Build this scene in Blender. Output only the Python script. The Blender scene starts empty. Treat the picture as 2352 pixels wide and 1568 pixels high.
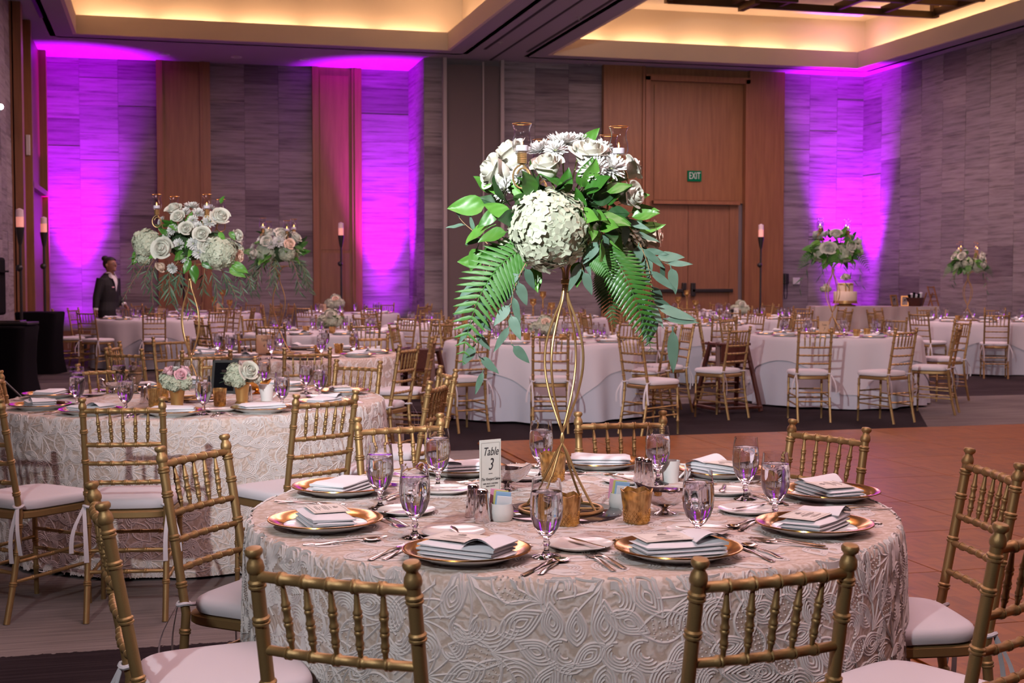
import bpy, bmesh, math, random
from mathutils import Vector, Matrix, Euler, noise
PI = math.pi
C = bpy.context.scene.collection
SC = bpy.context.scene
rnd = random.Random(7)

# ---------------------------------------------------------------- camera, light, exposure
F = 3050.0
CAMZ = 1.44
TILT = math.radians(2.78)
A = math.radians(14.8)          # the room's axes are turned by this against the camera
CA, SA = math.cos(A), math.sin(A)
def W(X, Y):                    # camera-aligned ground coordinates -> room coordinates
    return (X * CA + Y * SA, -X * SA + Y * CA)
def ray(px, py):
    dx = px - 1176.0; du = 784.0 - py
    return Vector((dx, F * math.cos(TILT) + du * math.sin(TILT), -F * math.sin(TILT) + du * math.cos(TILT)))
def PZ(px, py, z):              # pixel + height -> (X, Y) camera-aligned
    d = ray(px, py); t = (z - CAMZ) / d.z
    return (d.x * t, d.y * t)
def PY(px, py, Y):              # pixel + depth -> (X, z)
    d = ray(px, py); t = Y / d.y
    return (d.x * t, CAMZ + d.z * t)
def PV(px, py, v):              # pixel + room plane v=const -> (u, z)
    d = ray(px, py); k = -d.x * SA + d.y * CA; t = v / k
    return (W(d.x * t, d.y * t)[0], CAMZ + d.z * t)
def PU(px, py, u):
    d = ray(px, py); k = d.x * CA + d.y * SA; t = u / k
    return (W(d.x * t, d.y * t)[1], CAMZ + d.z * t)

cd = bpy.data.cameras.new('camera'); cam = bpy.data.objects.new('camera', cd); C.objects.link(cam)
cam.location = (0, 0, CAMZ); cam.rotation_euler = (PI / 2 - TILT, 0, -A)
cd.sensor_width = 36.0; cd.lens = 36.0 * F / 2352.0; cd.clip_end = 200
cd.dof.use_dof = True; cd.dof.focus_distance = 4.0; cd.dof.aperture_fstop = 9.0
SC.camera = cam
SC.view_settings.view_transform = 'Standard'; SC.view_settings.look = 'None'
SC.view_settings.gamma = 1; SC.view_settings.use_curve_mapping = False
SC.view_settings.exposure = 0.0
cy = SC.cycles
cy.max_bounces = 12; cy.diffuse_bounces = 2; cy.glossy_bounces = 3; cy.transmission_bounces = 12; cy.transparent_max_bounces = 24
cy.caustics_reflective = False; cy.caustics_refractive = False
cy.sample_clamp_indirect = 4.0; cy.sample_clamp_direct = 0
cy.use_denoising = True; cy.use_adaptive_sampling = True; cy.adaptive_threshold = 0.03

wd = bpy.data.worlds.new('world'); SC.world = wd; wd.use_nodes = True
wd.node_tree.nodes['Background'].inputs[0].default_value = (0.75, 0.45, 0.60, 1)
wd.node_tree.nodes['Background'].inputs[1].default_value = 0.05

def lamp(name, kind, X, Y, z, color, energy, tgt=None, room=False, **kw):
    d = bpy.data.lights.new(name, kind); d.color = color; d.energy = energy
    for k, v in kw.items(): setattr(d, k, v)
    o = bpy.data.objects.new(name, d); C.objects.link(o)
    p = (X, Y) if room else W(X, Y)
    o.location = (p[0], p[1], z)
    if tgt is not None:
        t = (tgt[0], tgt[1]) if room else W(tgt[0], tgt[1])
        o.rotation_euler = (Vector((t[0], t[1], tgt[2])) - o.location).to_track_quat('-Z', 'Y').to_euler()
    return o
# photographer's flash on a stand left of the camera: one head zoomed at the far tables, one wide
FLC = (0.93, 0.97, 1.0)
lamp('flash_far', 'SPOT', -1.5, 0.0, 3.0, FLC, 2000, tgt=(1.9, 15, 1.2), spot_size=math.radians(52), spot_blend=1.0, shadow_soft_size=0.05)
lamp('flash_wide', 'SPOT', -1.5, 0.0, 3.02, FLC, 290, tgt=(0.4, 5, 1.0), spot_size=math.radians(120), spot_blend=1.0, shadow_soft_size=0.05)
# warm light from the chandeliers in the coffers
for u in (1.9, 10.6):
    for v in (2.5, 9.5, 16.5, 22.0):
        l = lamp('chandelier_light', 'AREA', u, v, 5.55, (1.0, 0.64, 0.68), 180, room=True, shape='RECTANGLE', size=3.5, size_y=2.5)
# magenta wall washers standing on the floor
MAG = (0.50, 0.0, 1.0)
UPL = [(-1.50, 26.8, -1.62, 27.45), (4.45, 26.9, 4.5, 27.45), (13.95, 25.1, 14.3, 25.7)]
for (u, v, tu, tv) in UPL:      # each washer holds three lamps, for the top, the middle and the foot of the wall
    for tz, en, sp in ((5.7, 9000, 42), (2.9, 520, 56), (1.2, 110, 90)):
        lamp('uplight_beam', 'SPOT', u, v, 0.32, MAG, en * (1.4 if u > 9 else 1.15), tgt=(tu, tv, tz), room=True, spot_size=math.radians(sp), spot_blend=1.0, shadow_soft_size=0.06)

# ---------------------------------------------------------------- materials
def mat(name):
    m = bpy.data.materials.new(name); m.use_nodes = True
    nt = m.node_tree; b = nt.nodes['Principled BSDF']
    return m, nt, b
def N(nt, t, **kw):
    n = nt.nodes.new(t)
    for k, v in kw.items(): setattr(n, k, v)
    return n
def L(nt, a, b): nt.links.new(a, b)
def simple(name, col, rough=0.5, metal=0.0, bump=0.0, bscale=200, var=0.0, spec=0.5, emis=None, es=0, sheen=0, coord='Object'):
    m, nt, b = mat(name)
    b.inputs['Base Color'].default_value = (*col, 1); b.inputs['Roughness'].default_value = rough
    b.inputs['Metallic'].default_value = metal; b.inputs['Specular IOR Level'].default_value = spec
    if sheen: b.inputs['Sheen Weight'].default_value = sheen
    if emis: b.inputs['Emission Color'].default_value = (*emis, 1); b.inputs['Emission Strength'].default_value = es
    if bump or var:
        tc = N(nt, 'ShaderNodeTexCoord'); nz = N(nt, 'ShaderNodeTexNoise'); nz.inputs['Scale'].default_value = bscale
        L(nt, tc.outputs[coord], nz.inputs['Vector'])
        if bump:
            bp = N(nt, 'ShaderNodeBump'); bp.inputs['Strength'].default_value = bump; bp.inputs['Distance'].default_value = 0.002
            L(nt, nz.outputs['Fac'], bp.inputs['Height']); L(nt, bp.outputs[0], b.inputs['Normal'])
        if var:
            mx = N(nt, 'ShaderNodeMixRGB'); mx.blend_type = 'MULTIPLY'; mx.inputs[0].default_value = 1
            cr = N(nt, 'ShaderNodeValToRGB'); cr.color_ramp.elements[0].color = (1 - var, 1 - var, 1 - var, 1); cr.color_ramp.elements[0].position = .3; cr.color_ramp.elements[1].position = .7
            L(nt, nz.outputs['Fac'], cr.inputs[0]); mx.inputs[1].default_value = (*col, 1); L(nt, cr.outputs[0], mx.inputs[2]); L(nt, mx.outputs[0], b.inputs['Base Color'])
    return m
def rand_tone(nt, lo, hi):
    oi = N(nt, 'ShaderNodeObjectInfo'); mr = N(nt, 'ShaderNodeMapRange')
    mr.inputs['To Min'].default_value = lo; mr.inputs['To Max'].default_value = hi
    L(nt, oi.outputs['Random'], mr.inputs['Value']); return mr.outputs[0]
def ramp(nt, inp, stops):
    cr = N(nt, 'ShaderNodeValToRGB'); e = cr.color_ramp.elements
    while len(e) < len(stops): e.new(.5)
    for i, (p, c) in enumerate(stops): e[i].position = p; e[i].color = (*c, 1)
    L(nt, inp, cr.inputs[0]); return cr.outputs[0]
def mapped(nt, coord, scale, loc=(0, 0, 0)):
    tc = N(nt, 'ShaderNodeTexCoord'); mp = N(nt, 'ShaderNodeMapping'); mp.inputs['Scale'].default_value = scale; mp.inputs['Location'].default_value = loc
    L(nt, tc.outputs[coord], mp.inputs[0]); return mp
def geomapped(nt, scale):
    g = N(nt, 'ShaderNodeNewGeometry'); mp = N(nt, 'ShaderNodeMapping'); mp.inputs['Scale'].default_value = scale
    L(nt, g.outputs['Position'], mp.inputs[0]); return mp

M = {}
M['gold'] = simple('gold_paint', (0.40, 0.25, 0.105), 0.42, 0.65, 0.25, 900, 0.18)
M['gold_wire'] = simple('gold_wire', (0.50, 0.32, 0.14), 0.42, 0.8, 0.1, 600)
M['gold_rim'] = simple('gold_rim', (0.85, 0.45, 0.12), 0.16, 1.0)
M['gold_vase'] = simple('gold_vase', (0.60, 0.36, 0.13), 0.38, 0.8, 0.1, 300)
M['cushion'] = simple('cushion_fabric', (0.66, 0.61, 0.65), 0.85, 0, 0.3, 1500, sheen=.1)
M['linen'] = simple('white_linen', (0.50, 0.51, 0.58), 0.85, 0, 0.3, 900)
M['overlay'] = simple('overlay_linen', (0.60, 0.56, 0.60), 0.85, 0, 0.3, 900)
M['napkin'] = simple('napkin_linen', (0.86, 0.86, 0.90), 0.8, 0, 0.3, 1500)
M['china'] = simple('white_china', (0.80, 0.79, 0.77), 0.14)
M['steel'] = simple('cutlery_steel', (0.62, 0.55, 0.52), 0.14, 1.0)
M['chrome'] = simple('chrome', (0.75, 0.72, 0.74), 0.08, 1.0, 0.15, 60)
M['black'] = simple('black_cloth', (0.005, 0.004, 0.006), 0.9, spec=.08)
M['blackglass'] = simple('black_glass', (0.006, 0.006, 0.008), 0.12, spec=.3)
M['blackmetal'] = simple('black_metal', (0.02, 0.018, 0.018), 0.4)
M['wax'] = simple('candle_wax', (0.85, 0.82, 0.85), 0.5)
M['flame'] = simple('candle_flame', (1, .5, .1), 0.5, emis=(1.0, 0.42, 0.08), es=14)
M['ribbon'] = simple('lace_ribbon', (0.76, 0.70, 0.68), 0.75, 0, 0.6, 1500)
M['rose'] = simple('rose_petal', (0.68, 0.67, 0.57), 0.6, 0, 0.1, 80, 0.06)
M['blush'] = simple('blush_petal', (0.85, 0.62, 0.48), 0.6, 0, 0.1, 80, 0.1)
M['pink'] = simple('pink_petal', (0.85, 0.50, 0.55), 0.6, 0, 0.1, 80, 0.1)
M['hydr'] = simple('hydrangea_petal', (0.54, 0.58, 0.43), 0.6, 0, 0.1, 40, 0.14)
M['mum'] = simple('chrysanthemum_petal', (0.72, 0.72, 0.68), 0.6)
M['mumc'] = simple('flower_centre', (0.55, 0.62, 0.22), 0.7)
M['core'] = simple('moss_core', (0.03, 0.06, 0.02), 0.9)
M['stem'] = simple('green_stem', (0.22, 0.30, 0.08), 0.6)
M['twig'] = simple('brown_twig', (0.42, 0.26, 0.12), 0.7)
M['dkmirror'] = simple('dark_mirror', (0.10, 0.08, 0.09), 0.06, 0.6)
M['card'] = simple('card_stock', (0.80, 0.76, 0.70), 0.7)
M['tan'] = simple('tan_card', (0.60, 0.40, 0.26), 0.7)
M['ink'] = simple('black_ink', (0.04, 0.035, 0.04), 0.7)
M['greyink'] = simple('grey_ink', (0.35, 0.30, 0.28), 0.7)
M['ceil'] = simple('ceiling_paint', (0.36, 0.32, 0.35), 0.9, 0, .05, 60)
M['coffer'] = simple('coffer_paint', (0.74, 0.62, 0.50), 0.9)
M['bronze'] = simple('bronze_metal', (0.12, 0.07, 0.03), 0.45, 0.6)
M['track'] = simple('black_track', (0.01, 0.008, 0.01), 0.6)
M['led'] = simple('cove_led', (1, .7, .4), .5, emis=(1.0, 0.61, 0.34), es=27)
M['cherry'] = simple('cherry_wood', (0.085, 0.020, 0.012), 0.35, 0, 0.1, 60, .3)
M['skin'] = simple('skin', (0.30, 0.14, 0.09), 0.55)
M['hair'] = simple('dark_hair', (0.012, 0.008, 0.007), 0.6)
M['shirt'] = simple('white_shirt', (0.7, 0.66, 0.68), 0.8)
M['suit'] = simple('black_suit', (0.008, 0.007, 0.010), 0.75)
M['pkpk'] = simple('pink_packet', (0.85, 0.35, 0.55), 0.6)
M['pkbl'] = simple('blue_packet', (0.35, 0.55, 0.80), 0.6)
M['pkye'] = simple('yellow_packet', (0.75, 0.70, 0.25), 0.6)
M['exitg'] = simple('exit_green', (0.0, 0.15, 0.06), 0.6, spec=.1)
M['exitw'] = simple('exit_letters', (0.65, 0.75, 0.68), 0.5)
M['airwall'] = simple('operable_wall_fabric', (0.15, 0.115, 0.115), 0.9, 0, 0.5, 500)
M['alu'] = simple('aluminium_trim', (0.42, 0.36, 0.36), 0.5, 0.3)
M['base'] = simple('base_moulding', (0.20, 0.09, 0.05), 0.5)
M['cake'] = simple('cake_fondant', (0.78, 0.64, 0.50), 0.6)
M['cakecloth'] = simple('cake_linen', (0.44, 0.37, 0.36), 0.85, 0, .2, 300)
M['frost'] = simple('lamp_shade_glass', (0.9, 0.55, 0.5), 0.5, emis=(1.0, 0.30, 0.22), es=.5)
M['frosttop'] = simple('lamp_shade_top', (0.75, 0.6, 0.6), 0.3, emis=(0.9, 0.35, 0.5), es=0.06)
M['white'] = simple('white_plastic', (0.6, 0.58, 0.6), 0.5)
M['glow'] = simple('spot_lens', (1, 1, 1), 0.5, emis=(0.9, 0.97, 1.0), es=60)
M['photo'] = simple('photo_print', (0.35, 0.30, 0.30), 0.5, var=.7, bscale=14)

# glass: clear shell and water
def glassmat(name, col, ior, rough=0.0):
    m, nt, b = mat(name); nt.nodes.remove(b)
    g = N(nt, 'ShaderNodeBsdfGlass'); g.inputs['Color'].default_value = (*col, 1); g.inputs['IOR'].default_value = ior; g.inputs['Roughness'].default_value = rough
    L(nt, g.outputs[0], nt.nodes['Material Output'].inputs['Surface']); return m
M['glass'] = glassmat('clear_glass', (0.97, 0.97, 0.98), 1.45)
M['water'] = glassmat('water', (0.97, 0.98, 1.0), 1.33)
def thinglass(name, col, base):
    m, nt, b = mat(name); nt.nodes.remove(b)
    t = N(nt, 'ShaderNodeBsdfTransparent'); t.inputs[0].default_value = (*col, 1)
    g = N(nt, 'ShaderNodeBsdfGlossy'); g.inputs['Roughness'].default_value = 0.03
    lw = N(nt, 'ShaderNodeLayerWeight'); lw.inputs[0].default_value = 0.35
    mr = N(nt, 'ShaderNodeMapRange'); mr.inputs['From Min'].default_value = .35; mr.inputs['To Min'].default_value = base; mr.inputs['To Max'].default_value = 0.75; L(nt, lw.outputs['Facing'], mr.inputs['Value'])
    mx = N(nt, 'ShaderNodeMixShader'); L(nt, mr.outputs[0], mx.inputs[0]); L(nt, t.outputs[0], mx.inputs[1]); L(nt, g.outputs[0], mx.inputs[2])
    L(nt, mx.outputs[0], nt.nodes['Material Output'].inputs['Surface']); return m
M['thinfar'] = thinglass('thin_goblet_glass', (0.86, 0.83, 0.88), 0.10)
M['thin'] = thinglass('thin_glass', (0.97, 0.96, 0.98), 0.05)
# mercury glass votive
def mercury():
    m, nt, b = mat('mercury_glass')
    b.inputs['Metallic'].default_value = 0.7; b.inputs['Roughness'].default_value = 0.25
    mp = mapped(nt, 'Object', (1, 1, .35)); nz = N(nt, 'ShaderNodeTexNoise'); nz.inputs['Scale'].default_value = 90; L(nt, mp.outputs[0], nz.inputs[0])
    L(nt, ramp(nt, nz.outputs['Fac'], [(.35, (.62, .38, .15)), (.62, (.32, .17, .06))]), b.inputs['Base Color'])
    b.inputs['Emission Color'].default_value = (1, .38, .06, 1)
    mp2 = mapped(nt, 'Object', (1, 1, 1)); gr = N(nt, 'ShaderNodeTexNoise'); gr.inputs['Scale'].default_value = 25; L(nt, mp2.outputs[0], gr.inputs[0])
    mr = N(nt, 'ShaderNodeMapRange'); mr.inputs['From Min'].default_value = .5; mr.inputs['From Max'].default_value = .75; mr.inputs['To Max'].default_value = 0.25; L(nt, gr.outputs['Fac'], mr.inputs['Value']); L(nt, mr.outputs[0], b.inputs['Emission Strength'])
    return m
M['mercury'] = mercury()
# leaves with a tone per object and pale veins
def leafmat(name, c1, c2, rough=.4):
    m, nt, b = mat(name); b.inputs['Roughness'].default_value = rough
    t = rand_tone(nt, 0, 1); L(nt, ramp(nt, t, [(0, c1), (1, c2)]), b.inputs['Base Color'])
    mp = mapped(nt, 'Object', (1, 1, 1)); w = N(nt, 'ShaderNodeTexWave'); w.bands_direction = 'DIAGONAL'; w.inputs['Scale'].default_value = 22; L(nt, mp.outputs[0], w.inputs[0])
    bp = N(nt, 'ShaderNodeBump'); bp.inputs['Strength'].default_value = .25; bp.inputs['Distance'].default_value = .002; L(nt, w.outputs['Fac'], bp.inputs['Height']); L(nt, bp.outputs[0], b.inputs['Normal'])
    return m
M['leaf'] = leafmat('salal_leaf', (0.030, 0.13, 0.015), (0.13, 0.34, 0.05), .35)
M['fern'] = leafmat('fern_leaf', (0.05, 0.18, 0.025), (0.09, 0.26, 0.05), .5)
M['euca'] = leafmat('eucalyptus_leaf', (0.09, 0.18, 0.12), (0.16, 0.27, 0.20), .55)
M['willow'] = leafmat('willow_leaf', (0.045, 0.095, 0.045), (0.13, 0.21, 0.13), .55)
M['darkleaf'] = leafmat('dark_leaf', (0.02, 0.07, 0.02), (0.05, 0.14, 0.03), .5)

def wood(name, c1, c2, vert=True, rough=.45, scale=1.0):
    m, nt, b = mat(name); b.inputs['Roughness'].default_value = rough
    mp = mapped(nt, 'Object', (9 * scale, 9 * scale, .6 * scale) if vert else (.6 * scale, .6 * scale, 9 * scale))
    nz = N(nt, 'ShaderNodeTexNoise'); nz.inputs['Scale'].default_value = 2.2; nz.inputs['Detail'].default_value = 6; L(nt, mp.outputs[0], nz.inputs[0])
    L(nt, ramp(nt, nz.outputs['Fac'], [(.3, c1), (.7, c2)]), b.inputs['Base Color']); return m
M['wood'] = wood('anigre_wood', (0.22, 0.092, 0.040), (0.30, 0.13, 0.056))
M['wood2'] = wood('dark_anigre_wood', (0.24, 0.095, 0.045), (0.31, 0.13, 0.06))
M['doorw'] = wood('door_leaf_wood', (0.22, 0.098, 0.055), (0.29, 0.13, 0.07), scale=1.4)
# wall covering panel: horizontal streaks, a tone of its own on every panel
def wallpanel():
    m, nt, b = mat('wood_grain_wallcovering'); b.inputs['Roughness'].default_value = .75
    oi = N(nt, 'ShaderNodeObjectInfo')
    g = N(nt, 'ShaderNodeNewGeometry'); ad = N(nt, 'ShaderNodeVectorMath'); ad.operation = 'ADD'
    cm = N(nt, 'ShaderNodeCombineXYZ'); ml = N(nt, 'ShaderNodeMath'); ml.operation = 'MULTIPLY'; ml.inputs[1].default_value = 37
    L(nt, oi.outputs['Random'], ml.inputs[0]); L(nt, ml.outputs[0], cm.inputs[2]); L(nt, g.outputs['Position'], ad.inputs[0]); L(nt, cm.outputs[0], ad.inputs[1])
    mp = N(nt, 'ShaderNodeMapping'); mp.inputs['Scale'].default_value = (.55, .55, 9.0); L(nt, ad.outputs[0], mp.inputs[0])
    nz = N(nt, 'ShaderNodeTexNoise'); nz.inputs['Scale'].default_value = 2.0; nz.inputs['Detail'].default_value = 5; nz.inputs['Roughness'].default_value = .65; L(nt, mp.outputs[0], nz.inputs[0])
    base = ramp(nt, nz.outputs['Fac'], [(.30, (0.11, 0.088, 0.10)), (.48, (0.235, 0.195, 0.215)), (.72, (0.32, 0.275, 0.30))])
    tone = N(nt, 'ShaderNodeValToRGB'); e = tone.color_ramp.elements; tone.color_ramp.interpolation = 'CONSTANT'
    e[0].position = 0; e[0].color = (.66, .62, .66, 1); e[1].position = .13; e[1].color = (.88, .88, .90, 1)
    x = e.new(.4); x.color = (1, 1, 1, 1); x = e.new(.8); x.color = (1.07, 1.06, 1.05, 1)
    L(nt, oi.outputs['Random'], tone.inputs[0])
    mx = N(nt, 'ShaderNodeMixRGB'); mx.blend_type = 'MULTIPLY'; mx.inputs[0].default_value = 1; L(nt, base, mx.inputs[1]); L(nt, tone.outputs[0], mx.inputs[2]); L(nt, mx.outputs[0], b.inputs['Base Color'])
    return m
M['panel'] = wallpanel()
M['wallback'] = simple('wall_plaster', (0.20, 0.16, 0.17), .85)
# carpet: broad dark and grey fields with a streaky weave
def carpet():
    m, nt, b = mat('patterned_carpet'); b.inputs['Roughness'].default_value = .95; b.inputs['Specular IOR Level'].default_value = .1
    mp = geomapped(nt, (1, 1, 1)); sx = N(nt, 'ShaderNodeSeparateXYZ'); L(nt, mp.outputs[0], sx.inputs[0])
    wob = N(nt, 'ShaderNodeTexNoise'); wob.inputs['Scale'].default_value = 40; L(nt, mp.outputs[0], wob.inputs[0])
    def M2(op, a, bb):
        n = N(nt, 'ShaderNodeMath'); n.operation = op
        for k, x in enumerate((a, bb)):
            if isinstance(x, (int, float)): n.inputs[k].default_value = x
            else: L(nt, x, n.inputs[k])
        return n.outputs[0]
    V_ = M2('ADD', sx.outputs[1], M2('MULTIPLY', wob.outputs['Fac'], .05)); U_ = sx.outputs[0]
    gt = lambda a, v: M2('GREATER_THAN', a, v)
    band = M2('MULTIPLY', gt(V_, 5.33), M2('LESS_THAN', V_, 10.75))
    right = M2('MULTIPLY', M2('MULTIPLY', gt(V_, 10.75), M2('LESS_THAN', V_, 14.1)), gt(M2('SUBTRACT', U_, M2('MULTIPLY', V_, .55)), .9))
    br = N(nt, 'ShaderNodeTexBrick'); br.inputs['Scale'].default_value = 1; br.inputs['Brick Width'].default_value = 4.6; br.inputs['Row Height'].default_value = 1.9; br.inputs['Mortar Size'].default_value = 0
    br.inputs['Color1'].default_value = (0, 0, 0, 1); br.inputs['Color2'].default_value = (.8, .8, .8, 1); br.offset = .37; L(nt, mp.outputs[0], br.inputs[0])
    far = M2('MULTIPLY', gt(V_, 14.1), br.outputs[0])
    f = M2('MINIMUM', M2('ADD', M2('ADD', M2('MULTIPLY', band, .82), M2('MULTIPLY', right, .62)), far), 1.0)
    st = geomapped(nt, (1.1, 30, 1)); nz = N(nt, 'ShaderNodeTexNoise'); nz.inputs['Scale'].default_value = 1.5; nz.inputs['Detail'].default_value = 5; L(nt, st.outputs[0], nz.inputs[0])
    st2 = geomapped(nt, (.5, 1.3, 1)); n2 = N(nt, 'ShaderNodeTexNoise'); n2.inputs['Scale'].default_value = 1.0; L(nt, st2.outputs[0], n2.inputs[0])
    fac = M2('ADD', f, M2('ADD', M2('MULTIPLY', M2('SUBTRACT', nz.outputs['Fac'], .5), .8), M2('MULTIPLY', M2('SUBTRACT', n2.outputs['Fac'], .5), .5)))
    col = ramp(nt, fac, [(.0, (0.024, 0.016, 0.020)), (.30, (0.055, 0.040, 0.046)), (.62, (0.16, 0.135, 0.135)), (1.0, (0.30, 0.26, 0.25))])
    fn = N(nt, 'ShaderNodeTexNoise'); fn.inputs['Scale'].default_value = 350; L(nt, mp.outputs[0], fn.inputs[0])
    bp = N(nt, 'ShaderNodeBump'); bp.inputs['Strength'].default_value = .8; bp.inputs['Distance'].default_value = .004; L(nt, fn.outputs['Fac'], bp.inputs['Height']); L(nt, bp.outputs[0], b.inputs['Normal'])
    L(nt, col, b.inputs['Base Color']); return m
M['carpet'] = carpet()
# parquet: finger blocks in alternating direction
def parquet():
    m, nt, b = mat('parquet_wood'); b.inputs['Roughness'].default_value = .36; b.inputs['Specular IOR Level'].default_value = .14
    mp = mapped(nt, 'Object', (1, 1, 1)); ck = N(nt, 'ShaderNodeTexChecker'); ck.inputs['Scale'].default_value = 1 / .152; L(nt, mp.outputs[0], ck.inputs[0])
    def strips(sc):
        mm = mapped(nt, 'Object', sc); n = N(nt, 'ShaderNodeTexNoise'); n.inputs['Scale'].default_value = 1.3; n.inputs['Detail'].default_value = 3; L(nt, mm.outputs[0], n.inputs[0])
        w = N(nt, 'ShaderNodeTexWhiteNoise'); w.noise_dimensions = '2D'
        sn = N(nt, 'ShaderNodeVectorMath'); sn.operation = 'FLOOR'; m3 = mapped(nt, 'Object', (1 / .0304 if sc[0] > sc[1] else 1 / .152, 1 / .0304 if sc[1] > sc[0] else 1 / .152, 1)); L(nt, m3.outputs[0], sn.inputs[0]); L(nt, sn.outputs[0], w.inputs['Vector'])
        a = N(nt, 'ShaderNodeMath'); a.operation = 'MULTIPLY_ADD'; a.inputs[1].default_value = .5; L(nt, w.outputs['Value'], a.inputs[0])
        h = N(nt, 'ShaderNodeMath'); h.operation = 'MULTIPLY'; h.inputs[1].default_value = .5; L(nt, n.outputs['Fac'], h.inputs[0]); L(nt, h.outputs[0], a.inputs[2]); return a.outputs[0]
    mx = N(nt, 'ShaderNodeMix'); L(nt, ck.outputs['Fac'], mx.inputs[0]); L(nt, strips((40, 4, 1)), mx.inputs[2]); L(nt, strips((4, 40, 1)), mx.inputs[3])
    ad = N(nt, 'ShaderNodeMath'); ad.operation = 'ADD'; L(nt, mx.outputs[0], ad.inputs[0]); L(nt, rand_tone(nt, -.07, .07), ad.inputs[1])
    L(nt, ramp(nt, ad.outputs[0], [(.05, (0.13, 0.036, 0.004)), (.5, (0.225, 0.066, 0.007)), (.95, (0.31, 0.098, 0.013))]), b.inputs['Base Color']); return m
M['parquet'] = parquet()
# champagne cloth beneath the ribbon lace
def lace():
    m, nt, b = mat('lace_cloth'); b.inputs['Roughness'].default_value = .8
    mp = mapped(nt, 'Object', (1, 1, 1)); nz = N(nt, 'ShaderNodeTexNoise'); nz.inputs['Scale'].default_value = 9; nz.inputs['Distortion'].default_value = 2.5; L(nt, mp.outputs[0], nz.inputs[0])
    w = N(nt, 'ShaderNodeTexWave'); w.wave_type = 'RINGS'; w.inputs['Scale'].default_value = 18; w.inputs['Distortion'].default_value = 14; w.inputs['Detail'].default_value = 3; w.inputs['Detail Scale'].default_value = 1.2; L(nt, mp.outputs[0], w.inputs[0])
    L(nt, ramp(nt, w.outputs['Fac'], [(.1, (0.52, 0.41, 0.34)), (.5, (0.58, 0.47, 0.41)), (.9, (0.66, 0.57, 0.52))]), b.inputs['Base Color'])
    bp = N(nt, 'ShaderNodeBump'); bp.inputs['Strength'].default_value = .5; bp.inputs['Distance'].default_value = .002; L(nt, w.outputs['Fac'], bp.inputs['Height']); L(nt, bp.outputs[0], b.inputs['Normal'])
    return m
M['lace'] = lace()
M['champ'] = simple('champagne_satin', (0.56, 0.42, 0.33), .55, 0, .2, 300, .1)

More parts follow.
